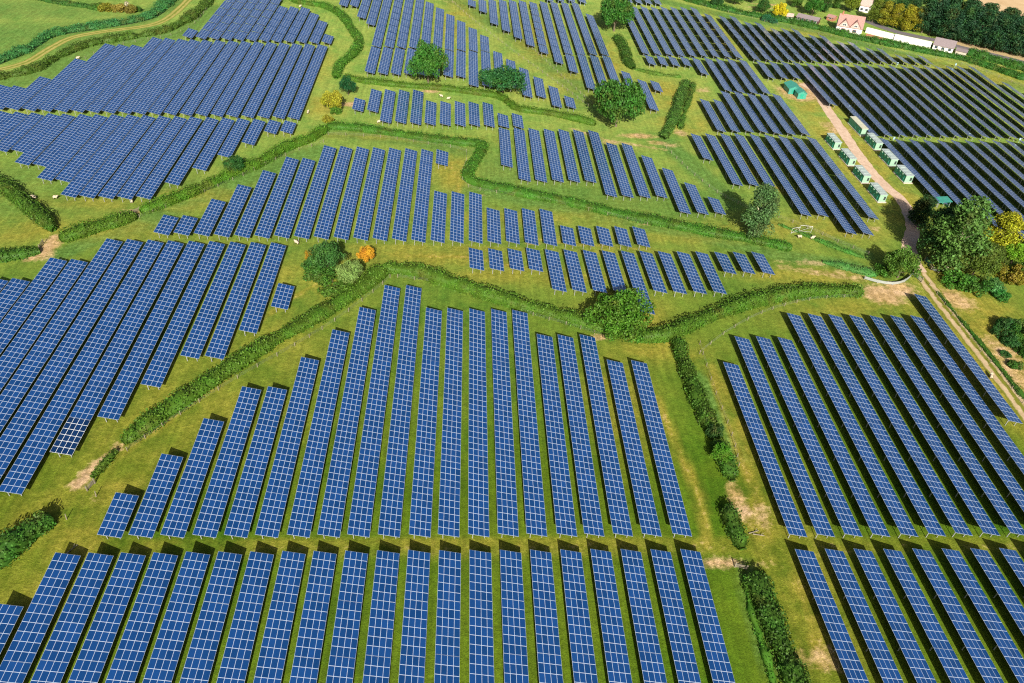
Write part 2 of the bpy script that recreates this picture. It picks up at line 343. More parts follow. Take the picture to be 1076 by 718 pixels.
# stubble field beyond the conifers
stub = [gp(1006,-14), gp(1030,16), gp(1060,24), gp(1100,32), gp(1160,20), gp(1160,-40), gp(1040,-60), gp(975,-45)]
me = bpy.data.meshes.new('stubble_field'); me.from_pydata([(p.x, p.y, .03) for p in stub], [], [tuple(range(len(stub)))])
me.materials.append(strip_mat('dry_stubble', (.46,.32,.17), (.60,.44,.27), scale=.12)); prop(link('stubble_field', me), kind='structure')
# reed-lined ditch water on the left
strip('ditch_water', gpl([(-20,72),(0,67),(33,52),(58,38),(100,31),(146,23),(168,15),(184,0),(195,-12)]), 1.6, .02, simple('dark_ditch_water', (.03,.045,.02), .15), .2)
ROWS = {
 'A': (-0.0001, [(-5.57,-29.5,2,9.82), (-0.08,-29.5,3,9.805), (5.54,-29.5,3,9.794), (11.1,-29.5,3,9.784), (16.68,-29.5,3,9.78), (22.24,-29.5,3,9.828), (27.82,-29.5,3,9.824), (33.42,-29.5,3,9.813), (39.01,-29.5,3,9.843), (44.53,-29.5,3,9.833), (50.14,-29.5,3,9.842), (55.78,-29.5,3,9.852), (61.33,-29.5,3,9.868), (66.91,-29.5,3,9.845), (72.43,-29.5,3,9.855), (77.94,-29.5,3,9.852), (83.46,-29.5,3,9.848), (89.02,-29.5,3,9.852), (94.58,-29.5,3,9.876), (100.2,-29.5,3,9.866), (105.77,-29.5,3,9.842), (111.37,-29.5,3,9.845)]),
 'B': (-0.0019, [(5.61,3.59,1,9.517), (11.08,3.57,2,9.626), (16.67,3.55,3,9.708), (22.35,3.52,4,9.72), (27.92,3.5,4,9.744), (33.43,3.5,5,9.785), (39.14,3.5,6,9.849), (44.62,3.5,7,9.733), (50.03,3.5,8,9.706), (55.6,3.47,8,9.731), (61.25,3.47,7,9.762), (66.58,3.47,7,9.764), (72.16,3.47,7,9.745), (77.67,3.57,7,9.729), (83.01,3.57,7,9.692), (88.68,3.51,6,9.749), (93.84,3.51,6,9.726), (99.3,3.51,6,9.746), (104.8,3.46,5,9.858), (110.63,3.46,5,9.829)]),
 'C': (0.0213, [(133.71,-29.6,3,9.839), (139.48,-29.6,3,9.85), (145.06,-29.6,3,9.847), (150.77,-29.6,3,9.83), (156.51,-29.6,3,9.848), (162.24,-29.6,3,9.838), (167.91,-29.6,3,9.849), (173.59,-29.6,3,9.839), (179.28,-29.6,3,9.844)]),
 'D': (0.001, [(133.06,3.22,5,9.833), (138.51,3.2,6,9.832), (143.99,3.23,6,9.848), (149.51,3.2,6,9.802), (155.12,3.18,7,9.836), (160.74,3.27,7,9.804), (166.19,3.36,7,9.771), (171.78,3.34,7,9.754), (177.33,3.31,7,9.753), (182.88,3.3,7,9.775), (188.47,3.3,7,9.795), (193.97,33.55,5,9.596)]),
 'E': (-0.0006, [(-48.79,-6.3,9,9.742), (-43.43,-6.3,9,9.729), (-38.02,3.5,9,9.694), (-32.53,3.5,9,9.646), (-27.08,3.5,10,9.704), (-21.59,3.5,10,9.692), (-16.01,13.44,9,9.652), (-10.56,23.16,8,9.629), (-4.99,32.93,7,9.613), (0.55,42.83,6,9.58), (6.23,52.49,5,9.542), (11.8,52.36,5,9.572), (17.27,61.85,4,9.612), (22.89,71.33,1,9.855)]),
 'F': (-0.002, [(-15.77,104.24,1,9.359), (-10.33,104.26,1,9.333), (-4.76,104.15,2,9.573), (0.81,103.84,3,9.548), (6.41,103.73,4,9.585), (11.91,103.76,5,9.595), (17.31,103.99,5,9.468), (22.87,103.87,6,9.498), (28.34,103.85,6,9.491), (33.88,103.83,6,9.473), (39.36,103.76,6,9.462), (44.81,103.68,6,9.488), (50.26,103.65,6,9.468), (55.7,103.33,6,9.497), (61.18,103.3,3,9.468), (66.62,103.42,3,9.383), (72.09,103.44,3,9.393), (77.46,103.4,2,9.353), (82.82,103.62,2,9.233), (88.21,103.18,2,9.583), (93.64,102.94,2,9.634), (99.16,103.16,1,9.691), (104.48,103.27,1,9.602), (109.96,103.24,1,9.753), (115.42,103.26,1,9.815), (120.92,103.38,1,9.825)]),
 'F2': (-0, [(61,150.25,1,10.119)]),
 'G': (0.0318, [(72.36,89.92,1,9.808), (77.84,89.79,1,9.809), (83.37,89.98,1,9.829), (88.62,89.84,1,10.526), (94.25,80.69,2,9.52), (99.59,80.55,2,9.692), (105.11,80.56,2,9.623), (110.56,80.62,2,9.596), (116.37,71.59,3,9.43), (121.47,80.92,2,9.582), (126.82,80.64,2,9.719), (132.33,80.81,2,9.671), (137.83,80.97,2,9.69), (143.13,90.45,1,9.91), (148.59,90.64,1,9.929), (154.18,90.5,1,10.285)]),
 'H': (0.0011, [(82.78,150.49,3,9.629), (88.26,141.1,4,9.613), (93.63,140.81,4,9.703), (99.17,141.14,4,9.58), (104.55,141.3,4,9.558), (109.96,141.35,4,9.542), (115.5,132.26,5,9.466), (120.8,132.11,4,9.377), (126.33,132.15,4,9.386), (131.88,132.44,3,9.326), (137.42,122.81,3,9.576), (142.97,122.67,2,9.459), (148.58,122.95,1,9.562)]),
 'I': (0.0173, [(28.71,191.31,1,10.323), (34.23,190.99,2,9.921), (39.75,182.07,3,9.589), (45.18,182.06,3,9.634), (50.62,181.41,3,10.012), (55.89,181.33,2,10.089), (61.36,181.34,2,10.007), (66.86,181.27,2,10.274), (72.1,181.65,2,10.034), (77.49,181.31,2,10.202), (82.83,181.15,1,10.76), (88.18,181.14,1,11.21)]),
 'J1': (0.009, [(7.69,314.8,2,9.602), (12.95,314.75,2,9.624), (18.48,297.5,4,9.124), (23.81,288,5,9.2), (29.18,259.41,8,9.324), (34.71,259.44,8,9.32), (40.04,259.43,8,9.321), (45.42,259.43,8,9.321), (50.51,259.14,7,9.389), (55.91,258.9,6,9.562), (61.14,258.65,5,9.647), (66.43,258.74,4,9.793), (71.83,258.72,3,9.867), (77.07,258.56,2,10.197)]),
 'J2': (0.0042, [(29.37,228.8,3,9.697), (34.68,228.18,3,9.937), (39.93,228.17,3,9.813), (45.22,228.48,3,9.745), (50.52,228.4,3,9.766), (55.81,228.25,3,9.81), (61.41,228.01,3,9.888), (66.54,227.74,3,9.891), (71.83,218.82,4,9.649), (77.26,218.63,4,9.782), (82.65,218.25,4,9.904), (87.95,218.22,3,10.179), (93.17,209.87,3,9.836), (98.61,209.73,2,9.958), (104.12,200.95,2,9.728), (109.56,200.42,1,10.266)]),
 'K1': (0.0067, [(71.24,322.64,1,11.364), (76.73,313.98,2,10.01), (81.98,296.11,4,9.473), (87.42,286.71,5,9.458), (92.65,277.52,6,9.414), (97.85,268.18,7,9.403), (103.36,259.3,7,10.601), (108.91,258.81,8,9.376), (114.38,259.41,8,9.295), (120.02,259.15,8,9.351), (125.55,259.74,8,9.377), (130.9,259.62,6,9.408)]),
 'K2': (-0.0039, [(109.01,247.64,1,10.95), (114.44,237.76,2,10.175), (119.82,219.82,4,9.652), (125.29,211.65,5,9.212), (130.84,211.41,5,9.306), (136.66,211.6,3,9.381), (142.23,200.99,3,9.933), (147.63,220.14,1,9.957)]),
 'K0': (-0, [(112.13,337.34,1,9.8), (117.93,337.67,1,9.8), (123.74,337.82,1,9.8), (129.65,337,1,9.8), (155.06,341.24,1,9.8), (160.28,339.97,1,9.8), (165.47,340.03,1,9.8), (170.58,339.91,1,9.8)]),
 'L': (-0.0023, [(150.11,263.14,7,10.065), (155.6,262.98,7,10.087), (161.01,263.07,7,10.041), (166.37,262.42,7,10.145), (171.73,262.76,7,10.2), (177.05,263.09,7,10.207), (182.56,262.92,7,10.346), (188.01,262.86,7,10.42), (193.23,262.57,6,10.532)]),
 'L2': (-0.0006, [(150.65,250.18,1,10.236), (155.99,249.92,1,10.456), (161.22,249.64,1,10.797), (166.66,250.21,1,9.95), (171.95,240.75,2,9.333), (177.71,222.82,4,9.299), (182.81,221.86,4,9.342), (188.2,221.42,4,9.596), (193.61,221.7,4,9.456)]),
 'L3': (-0.005, [(164.57,183.49,3,9.586), (170.03,183.57,3,9.557), (175.39,183.79,4,9.43), (180.9,183.78,4,9.481), (186,182.89,4,9.269), (191.23,182.69,4,9.331), (196.82,182.97,4,9.378)]),
 'L4': (0.0024, [(153.66,159.91,2,9.769), (159.34,141.91,4,9.484), (164.94,141.95,4,9.579), (170.41,142.18,4,9.622), (176.27,123.21,6,9.589), (181.77,123.25,6,9.552), (186.98,113.03,7,9.571), (192.19,112.65,7,9.55), (197.9,122.31,6,9.598)]),
 'M': (0.0088, [(201.01,260.89,7,8.641), (206.73,261.11,7,8.724), (211.93,261.19,6,8.691), (217.41,261.53,6,8.645), (222.86,261.88,5,8.529), (228.47,262.19,5,8.551), (233.96,262.53,5,8.523), (239.77,262.87,4,8.555), (245.19,263.04,4,8.569), (251.07,263.36,3,8.42), (256.62,263.71,3,8.326), (262.32,264.06,2,8.137), (267.91,264.27,2,8.334), (273.53,264.35,1,8.378), (279.21,264.56,1,8.415), (284.8,264.77,1,8.279)]),
 'N0': (-0.0126, [(201.24,239.42,2,9.39), (207,239.43,2,9.376), (212.74,239.96,2,9.411)]),
 'N': (0.0009, [(218.44,212.25,5,9.356), (224.29,184.19,7,10.561), (229.76,184.16,7,10.561), (235.64,184.4,8,9.29), (241.31,184.72,7,10.553), (246.79,185.02,7,10.554), (252.46,185.09,7,10.575), (258.05,185.32,7,10.536), (263.58,185.53,7,10.586), (269.35,185.78,7,10.531), (275.06,186.01,7,10.582), (280.84,186.15,8,9.305), (286.46,186.38,8,9.331), (292.24,186.5,8,9.385), (297.47,186.5,8,9.449), (303.53,186.5,8,9.527), (309.38,186.5,6,9.562), (315.24,186.5,5,9.522)]),
 'O': (-0.0006, [(226.12,133.24,5,9.551), (231.92,122.53,6,9.666), (237.53,115.8,7,9.256), (243.07,104.02,8,9.598), (248.65,104.19,8,9.574), (254.26,104.36,8,9.602), (259.9,104.53,8,9.619), (265.49,104.69,8,9.637), (271.14,104.86,8,9.654), (276.78,105.03,8,9.671), (282.38,105.2,8,9.689)]),
 'P': (0.0073, [(-101.51,183.08,2,9.779), (-96.3,183.17,2,9.56), (-90.89,183.12,3,9.508), (-85.19,182.77,5,9.668), (-79.78,182.7,7,9.475), (-74.22,182.67,7,9.438), (-68.75,182.78,7,9.43), (-63.44,182.88,8,9.503), (-57.97,182.82,8,9.459), (-52.49,182.9,8,9.412), (-47.42,182.84,8,9.411), (-42.16,183.01,8,9.388), (-36.71,183.04,8,9.402), (-31.18,182.99,8,9.428), (-25.77,183.08,8,9.421), (-20.37,183.01,8,9.418), (-14.96,182.87,8,9.467), (-9.45,182.73,8,9.442), (-3.94,182.83,8,9.391), (1.48,182.76,8,9.43), (6.81,182.52,8,9.445)]),
 'Q': (-0.0063, [(-91.25,159.2,2,10.305), (-86.04,159.25,2,10.218), (-80.57,151.38,3,9.345), (-74.93,151.3,3,9.307), (-70,142.82,4,9.102), (-64.33,142.12,4,9.322), (-59.28,133.34,5,9.266), (-53.77,132.81,5,9.457), (-48.5,123.66,6,9.448), (-43.19,123.49,6,9.463), (-37.65,123.32,6,9.484), (-32.3,123.31,6,9.5), (-26.92,123.76,6,9.414), (-21.21,132.61,5,9.533), (-15.63,142.38,4,9.483), (-10.18,151.77,3,9.491), (-4.6,161.39,2,9.321), (0.98,170.38,1,9.441), (6.37,170.99,1,8.523)]),
 'R': (0.0016, [(-52.59,262.07,1,9.113), (-46.75,261.55,7,10.35), (-41.37,261.57,7,10.348), (-35.92,261.35,7,10.379), (-30.66,261.34,7,10.38), (-25.26,261.35,7,10.378), (-19.76,261.12,5,9.5), (-14.49,261.03,5,9.411), (-9.09,261.26,5,9.31), (-3.64,261.27,4,9.765), (1.8,261.15,3,9.45), (7.17,261.52,1,9.716)]),
}
# ------------------------------------------------------------------ solar rows
TILT, H_LO, W_S = 0.262, 1.52, 4.10
PW = W_S*math.cos(TILT); H_HI = H_LO+W_S*math.sin(TILT)
TL = 9.80                       # length of one panel table, six modules of four across
ct_, st_ = math.cos(TILT), math.sin(TILT)
def slope(u, y, off=0.):        # u metres down the slope from the high edge, off above the plane
    return (u*ct_+off*st_, y, H_HI-u*st_+off*ct_)
def slab(mb, u0, u1, y0, y1, o0, o1, mi=0):
    mb.hexa([slope(u0,y0,o0), slope(u1,y0,o0), slope(u1,y1,o0), slope(u0,y1,o0)], [slope(u0,y0,o1), slope(u1,y0,o1), slope(u1,y1,o1), slope(u0,y1,o1)], mi)
ML, MWD = TL/6, W_S/4
def module_rects(y0=0.):
    for j in range(6):
        for i in range(4):
            yield i*MWD+.038, (i+1)*MWD-.038, y0+j*ML+.06, y0+(j+1)*ML-.06
def table_mesh(name, n=1, modules=True, pitch=TL):
    mb = MB()
    for t in range(n):
        slab(mb, 0, W_S, t*pitch+.012, t*pitch+TL-.012, -.012, 0)
        slab(mb, .01, W_S-.01, t*pitch+.02, t*pitch+TL-.02, -.045, -.0125, 2)
        if modules:
            for u0, u1, a, b in module_rects(t*pitch):
                mb.poly([slope(u0,a,.012), slope(u1,a,.012), slope(u1,b,.012), slope(u0,b,.012)], 1)
    return mb.mesh(name, [FRAME, GLASS, BACK])
T_FULL = table_mesh('panel_table'); T_ODD = T_FULL.copy(); T_ODD.materials[0] = FRAME_WHITE; T_ODD.materials[1] = GLASS_DARK; T_BARE = table_mesh('panel_table_frame', modules=False)
mb = MB(); hw = (MWD-.076)/2; hl = (ML-.12)/2
mb.poly([(-hw*ct_, -hl, hw*st_), (hw*ct_, -hl, -hw*st_), (hw*ct_, hl, -hw*st_), (-hw*ct_, hl, hw*st_)], 0)
MOD = mb.mesh('solar_panel', [GLASS])
MOD_POS = [slope((u0+u1)/2, (a+b)/2, .02) for u0, u1, a, b in module_rects()]
def leg_mesh(u):
    mb = MB(); x, y, z = slope(u, 0, -.16); mb.box(x-.07, x+.07, -.06, .06, -.3, z); return mb.mesh('leg', [STEEL])
LEG_HI, LEG_LO = leg_mesh(.95), leg_mesh(3.25)
frame_cache = {}
def frame_mesh(n, pitch, legs):
    key = (n, round(pitch, 1), legs)
    if key in frame_cache: return frame_cache[key]
    mb = MB(); L = (n-1)*pitch+TL
    for u in (.5, 1.5, 2.5, 3.5): slab(mb, u-.03, u+.03, .02, L-.02, -.15, -.085)
    for t in range(n):
        for y in (.9, TL-.9):
            y += t*pitch; slab(mb, .3, W_S-.15, y-.035, y+.035, -.20, -.152)
            x0, _, z0 = slope(1.0, y, -.18); x1, _, z1 = slope(2.1, y, -.18); mb.tube((x0, y, z0-1.0), (x1, y, z1), .025, .025, 3)
            if legs:
                for u in (.95, 3.25):
                    x, _, z = slope(u, y, -.16); mb.box(x-.06, x+.06, y-.05, y+.05, -.3, z)
    frame_cache[key] = mb.mesh('support_frame', [STEEL]); return frame_cache[key]
bank_cache = {}
ORD = ['first','second','third','fourth','fifth','sixth','seventh','eighth','ninth','tenth','eleventh','twelfth','thirteenth','fourteenth','fifteenth','sixteenth','seventeenth','eighteenth','nineteenth','twentieth','twenty-first','twenty-second','twenty-third','twenty-fourth','twenty-fifth','twenty-sixth']
BLOCK = {'A': 'the front block cut by the bottom edge', 'B': 'the big central block behind the front block', 'C': 'the bottom right corner block', 'D': 'the big right block above the corner block',
 'E': 'the left block beside the diagonal hedge', 'F': 'the wide block above the orange bush', 'F2': '', 'G': 'the low block just behind the middle hedgerow oak', 'H': 'the block below the bare patch oak',
 'I': 'the short block below the two round trees', 'J1': 'the far top block above the two round trees', 'J2': 'the block around the two round trees', 'K1': 'the far top block left of the top oak',
 'K2': 'the block behind the bare patch oak', 'L': 'the far block right of the top oak', 'L2': 'the short-row block below the far one', 'L3': 'the block left of the turquoise pair',
 'L4': 'the block left of the green cabins', 'M': 'the farthest right block below the white house', 'N0': 'the three-row block behind the turquoise cabins', 'N': 'the large right block behind the green cabins',
 'O': 'the right edge block behind the tall roadside tree', 'P': 'the upper left block above the thin lane', 'Q': 'the left block below the thin lane', 'R': 'the top left block beside the farm track'}
def row_label(blk, k, n):
    if blk == 'F2': return 'lone small solar table standing in the yellow grass behind the central hedge corner'
    side = 'from the left'; i = k
    if n-k <= n//2: side = 'from the right'; i = n-1-k
    return '%s solar row %s in %s' % (ORD[i], side, BLOCK[blk])
DETAIL = {'A', 'C'}; LEGGED = set('ABCDE')|{'G'}; BANK = {'R', 'J1', 'K1', 'L', 'M'}
stuffmb = None
for blk, (ang, rows) in ROWS.items():
    if blk == 'K0': continue
    for k, (x, y, n, pitch) in enumerate(rows):
        r = empty('solar_panel_row', (x, y, 0), ang)
        prop(r, row_label(blk, k, len(rows)), 'solar panel row')
        if blk != 'F2': r['group'] = 'solar rows of '+BLOCK[blk]
        legs = blk in LEGGED
        rough = .006 if (blk == 'L4' and k >= 7) else .0015
        if blk in BANK:
            key = (n, round(pitch, 1))
            if key not in bank_cache: bank_cache[key] = table_mesh('panel_deck', n, True, pitch)
            link('panel_deck', bank_cache[key], r)
        else:
            for t in range(n):
                o = link('panel_table', T_BARE if blk in DETAIL else T_FULL, r, (0, t*pitch, random.uniform(-.01, .02)+rough*4), 0, (1, pitch/TL, 1))
                if blk == 'E' and k == 7 and t == 0: o.data = T_ODD; o['label'] = 'table of darker panels with bright white frames'
                o.rotation_euler = (random.gauss(0, rough), random.gauss(0, rough), 0)
                if blk in DETAIL:
                    for mp_ in MOD_POS: link('solar_panel', MOD, o, mp_)
                if legs:
                    link('leg', LEG_HI, r, (0, t*pitch+.9, 0)); link('leg', LEG_LO, r, (0, t*pitch+.9, 0))
        link('support_frame', frame_mesh(n, pitch, not legs), r)
# the slivers of the next block beyond the top edge
mb = MB()
for x, y, n, pitch in ROWS['K0'][1]:
    b0 = len(mb.v)
    slab(mb, 0, W_S, 0, 9.7, -.04, 0)
    for u0, u1, a, b in module_rects(): mb.poly([slope(u0,a,.012), slope(u1,a,.012), slope(u1,b,.012), slope(u0,b,.012)], 1)
    for yy in (.9, 8.8):
        for u in (.75, 3.25): px_, _, z = slope(u, yy, -.05); mb.box(px_-.06, px_+.06, yy-.05, yy+.05, -.3, z)
    mb.v[b0:] = [(a+x, b+y, c) for a, b, c in mb.v[b0:]]
prop(link('distant_solar_rows', mb.mesh('distant_solar_rows', [FRAME, GLASS])), 'ends of blue solar rows just showing along the top edge', 'solar panel row', kind='stuff')
# ------------------------------------------------------------------ foliage
def leaf_quads(C, Nrm, size, n_jit=.7):
    """one small quad per centre, roughly facing its normal"""
    n = len(C); nr = Nrm+rng.normal(0, n_jit, (n, 3)); nr /= np.linalg.norm(nr, axis=1)[:, None]+1e-9
    a = np.cross(nr, rng.normal(0, 1, (n, 3))); a /= np.linalg.norm(a, axis=1)[:, None]+1e-9
    b = np.cross(nr, a); s = (size*rng.uniform(.6, 1.3, n))[:, None]
    a *= s*.5; b *= s*.5*rng.uniform(.6, 1.0, (n, 1))
    return np.stack([C-a-b*.3, C+b, C+a+b*.2, C-b], 1).reshape(-1, 3)
def crown_mesh(name, kind, seed, nl, nleaf, leaf):
    g = np.random.default_rng(seed); V = []; lob = []
    for i in range(nl):
        if kind == 'broad':
            th = g.uniform(0, 2*np.pi); ph = np.arccos(g.uniform(-.35, 1)); rr = g.uniform(.35, .92)
            c = np.array([np.cos(th)*np.sin(ph)*rr, np.sin(th)*np.sin(ph)*rr, .42+np.cos(ph)*.42*rr/.8]); r = g.uniform(.12, .29)
        elif kind == 'tall':
            z = g.uniform(.1, .95); w = .9*np.sin(np.pi*min(1, .14+z*.82))**.6*(1-.2*z); th = g.uniform(0, 2*np.pi); q = g.uniform(.2, .8)
            c = np.array([np.cos(th)*w*q, np.sin(th)*w*q, z]); r = g.uniform(.20, .36)
        elif kind == 'cone':
            z = g.uniform(.05, .97)**1.2; w = .85*(1-z)**.6; th = g.uniform(0, 2*np.pi); q = g.uniform(.4, .9)
            c = np.array([np.cos(th)*w*q, np.sin(th)*w*q, z]); r = g.uniform(.24, .40)*(1.1-.4*z)
        else:  # bush
            th = g.uniform(0, 2*np.pi); q = np.sqrt(g.uniform(0, .6)); c = np.array([np.cos(th)*q, np.sin(th)*q, g.uniform(.12, .75)*(1-.4*q)]); r = g.uniform(.2, .36)
        lob.append((c, r))
    w = np.array([r*r for _, r in lob]); w /= w.sum(); cnt = (w*nleaf).astype(int)
    for (c, r), k in zip(lob, cnt):
        d = g.normal(0, 1, (k, 3)); d[:, 2] = d[:, 2]+.25; d /= np.linalg.norm(d, axis=1)[:, None]
        zs = {'tall': .32, 'cone': .30}.get(kind, .75)
        rad = r*g.uniform(.72, 1.12, (k, 1))
        C = c+d*rad*np.array([1, 1, zs]); C[:, 2] = np.maximum(C[:, 2], .02)
        V.append(leaf_quads_local(C, d, leaf, zs, g))
    me = np_mesh(name, np.concatenate(V), 4, LEAF); return me
def leaf_quads_local(C, N, size, zs, g):
    q = leaf_quads(C*np.array([1, 1, 1]), N, size); 
    if zs < .5:
        q = q.reshape(-1, 4, 3); m_ = q.mean(1, keepdims=True); q = (q-m_)*np.array([1, 1, .38])+m_; q = q.reshape(-1, 3)
    return q
CROWNS = {'broad': [crown_mesh('crown_broad', 'broad', s, 62, 11000, .062) for s in (1, 2, 3)], 'tall': [crown_mesh('crown_tall', 'tall', s, 90, 11000, .080) for s in (4, 5)],
          'cone': [crown_mesh('crown_cone', 'cone', s, 70, 7000, .11) for s in (6, 7, 8)], 'bush': [crown_mesh('crown_bush', 'bush', s, 26, 3500, .10) for s in (9, 10, 11)]}
def trunk_mesh(kind, seed, mat):
    g = random.Random(seed); mb = MB(); top = {'broad': .55, 'tall': .8, 'cone': .9, 'bush': .4}[kind]
    mb.tube((0, 0, -.02), (0, 0, top*.5), .045, .032, 7); mb.tube((0, 0, top*.5), (g.uniform(-.05, .05), g.uniform(-.05, .05), top), .032, .012, 6)
    for i in range(7):
        a = i*2.4+g.random(); z = top*g.uniform(.25, .7); L = .55 if kind in ('broad', 'bush') else .4
        mb.tube((0, 0, z), (math.cos(a)*L, math.sin(a)*L, z+g.uniform(.15, .3)), .018, .006, 5)
    return mb.mesh('trunk', [mat])
TRUNKS = {(k, m_): trunk_mesh(k, i, BARK if m_ == 'b' else PALE_BARK) for i, k in enumerate(CROWNS) for m_ in 'bp'}
tree_i = 0
def tree(name, x, y, w, h, kind, col, label, cat='tree', group=None, pale=False, at=None):
    """x,y surveyed foot of the trunk; w crown width, h height in metres"""
    global tree_i; tree_i += 1
    p = gp(x, y) if at is None else at
    r = prop(empty(name, p, random.uniform(0, 6.28)), label, cat, group)
    lift = {'broad': .12, 'tall': .06, 'cone': .03, 'bush': 0}[kind]
    ms = CROWNS[kind]; c = link('crown', ms[tree_i % len(ms)], r, (0, 0, h*lift), 0, (w/2, w/2, h*(1-lift)/(1.0 if kind != 'broad' else .98)))
    c.color = (*col, 1)
    link('trunk' if kind != 'bush' else 'stem', TRUNKS[(kind, 'p' if pale else 'b')], r, (0, 0, 0), 0, (w*.5, w*.5, h))
    return r
DG = (.020, .070, .016); MG = (.045, .125, .012); LG = (.075, .170, .015); OL = (.085, .095, .014); YG = (.20, .20, .015); YE = (.34, .27, .012); OR = (.60, .26, .012); PG = (.12, .20, .055); CG = (.014, .050, .022); BG = (.02, .09, .035)
tree('oak_tree', 650, 347, 17.2, 9.5, 'broad', (.048,.130,.010), 'large round oak standing where three hedges meet in the middle')
tree('oak_tree', 647, 133, 21, 18.5, 'broad', (.030,.100,.012), 'wide oak beside the bare earth patch, its shadow falling left')
tree('oak_tree', 450, 89, 16, 16.5, 'broad', (.030,.11,.014), 'round dark oak, left of the two trees in the thin hedge')
tree('oak_tree', 528, 97, 19, 10, 'broad', (.018,.085,.022), 'wide low dark tree, right of the two trees in the thin hedge')
tree('oak_tree', 645, 33, 18.5, 17, 'broad', (.026,.100,.012), 'round oak at the top edge above a narrow hedge')
tree('poplar_tree', 792, 250, 12, 17.5, 'tall', (.060,.125,.040), 'slender upright tree with a long shadow on the hedge end', pale=True)
tree('ash_tree', 994, 284, 19, 23, 'tall', (.062,.135,.026), 'tallest roadside tree with pale trunks beside the track gate', pale=True)
tree('ash_tree', 975, 270, 13, 16, 'tall', (.020,.065,.014), 'dark tree behind the tall roadside tree, over the track')
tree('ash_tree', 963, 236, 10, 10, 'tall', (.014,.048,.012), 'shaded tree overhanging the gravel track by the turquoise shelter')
tree('willow_tree', 1042, 268, 13, 14, 'tall', (.24,.25,.012), 'yellow leaved tree right of the tall roadside tree')
tree('willow_tree', 1052, 262, 7, 7, 'bush', (.22,.20,.03), 'thin olive bush on the right of the yellow leaved tree')
tree('hawthorn_tree', 1020, 292, 13, 11, 'broad', (.060,.095,.012), 'olive green tree in front of the yellow leaved tree')
tree('hawthorn_tree', 1034, 284, 9, 9, 'broad', (.055,.085,.012), 'smaller olive tree crowded between the yellow and bright green trees')
tree('maple_tree', 1062, 277, 8, 8, 'broad', (.12,.26,.014), 'bright lime green round tree near the right edge')
tree('hawthorn_bush', 1060, 294, 9, 5, 'bush', (.16,.13,.014), 'orange tinged bush below the bright lime tree', 'bush')
tree('hawthorn_bush', 1075, 290, 7, 6, 'bush', (.05,.10,.012), 'green bush cut by the right edge beside the lime tree', 'bush')
tree('hawthorn_bush', 1004, 300, 9, 5, 'bush', (.045,.14,.014), 'fresh green bush at the foot of the roadside trees', 'bush')
tree('hawthorn_bush', 1022, 305, 8, 5, 'bush', (.035,.105,.014), 'dark green bush right of the fresh green bush', 'bush')
tree('elder_bush', 1040, 305, 7, 4.5, 'bush', (.05,.15,.04), 'bush flecked with white flowers below the olive trees', 'bush')
tree('hawthorn_bush', 1052, 314, 5, 3, 'bush', (.03,.13,.02), 'low bush at the field corner right of the flowering bush', 'bush')
tree('hazel_tree', 943, 292, 11, 9, 'broad', (.060,.135,.016), 'round green tree inside the curved rail beside the track')
tree('hawthorn_bush', 926, 288, 6, 3, 'bush', MG, 'low bush left of the tree inside the curved rail', 'bush')
for i, (x, y, w, h, lb) in enumerate([(1058,346,7,4,'dark bush at the top of the scrub near the right edge'), (1072,350,6,4,'dark bush cut by the right edge in the scrub'), (1062,362,5,3,'scrub bush on bare earth near the right edge'), (1075,372,5,3,'lowest scrub bush beside the right edge'), (1048,352,4,2.4,'small bush on the left side of the scrub'),(1066,386,4,2,'brownish bush on the earth bank below the scrub'),(1056,374,3,1.6,'tiny tuft bush between the scrub and the rutted track'),(1073,360,5,3,'middle bush of the scrub touching the right edge')]):
    tree('scrub_bush', x, y, w, h, 'bush', (.022,.085,.018) if i % 2 == 0 else (.035,.10,.012), lb, 'bush')
tree('sycamore_tree', 345, 284, 10, 8.5, 'broad', (.035,.105,.022), 'dark green tree, largest of the clump left of the orange bush')
tree('willow_tree', 368, 297, 8, 6.5, 'broad', (.14,.22,.055), 'pale grey green round tree in front of the dark clump tree')
tree('autumn_bush', 385, 275, 5.4, 4.6, 'broad', (.42,.21,.016), 'bright orange round bush at the corner of the hedges', 'bush')
tree('autumn_bush', 325, 271, 3.2, 2.4, 'bush', (.34,.20,.012), 'small rusty orange bush left of the dark clump tree', 'bush')
tree('bramble_bush', 336, 290, 9, 3.4, 'bush', (.035,.11,.014), 'low sprawling bramble under the dark clump tree', 'bush')
tree('bramble_bush', 352, 303, 11, 2.6, 'bush', (.055,.13,.014), 'low bramble running down to the diagonal hedge', 'bush')
tree('bramble_bush', 328, 281, 6, 2.8, 'bush', (.03,.10,.014), 'bramble tuft left of the clump beside the dirt path', 'bush')
tree('yellow_tree', 350, 116, 9, 7.5, 'broad', (.26,.26,.02), 'yellow green tree at the left end of the thin hedge')
tree('holly_tree', 366, 100, 7, 7, 'broad', (.010,.070,.022), 'small dark tree right of the yellow green tree')
tree('hawthorn_bush', 352, 119, 5, 3.5, 'bush', (.05,.13,.012), 'green and orange bush under the yellow green tree', 'bush')
tree('hawthorn_tree', 248, 181, 7.5, 5.5, 'broad', (.020,.085,.016), 'small dark tree growing out of the upper left hedge')
tree('hazel_bush', 755, 484, 5.0, 4.2, 'broad', (.06,.20,.012), 'bright green bush in the mown strip hedge', 'bush')
tree('hawthorn_bush', 750, 458, 4.2, 4.0, 'bush', (.02,.06,.012), 'dark bush directly above the bright green bush', 'bush')
tree('hawthorn_bush', 345, 128, 5, 3, 'bush', (.17,.17,.015), 'yellowish bush at the top of the upper left hedge', 'bush')
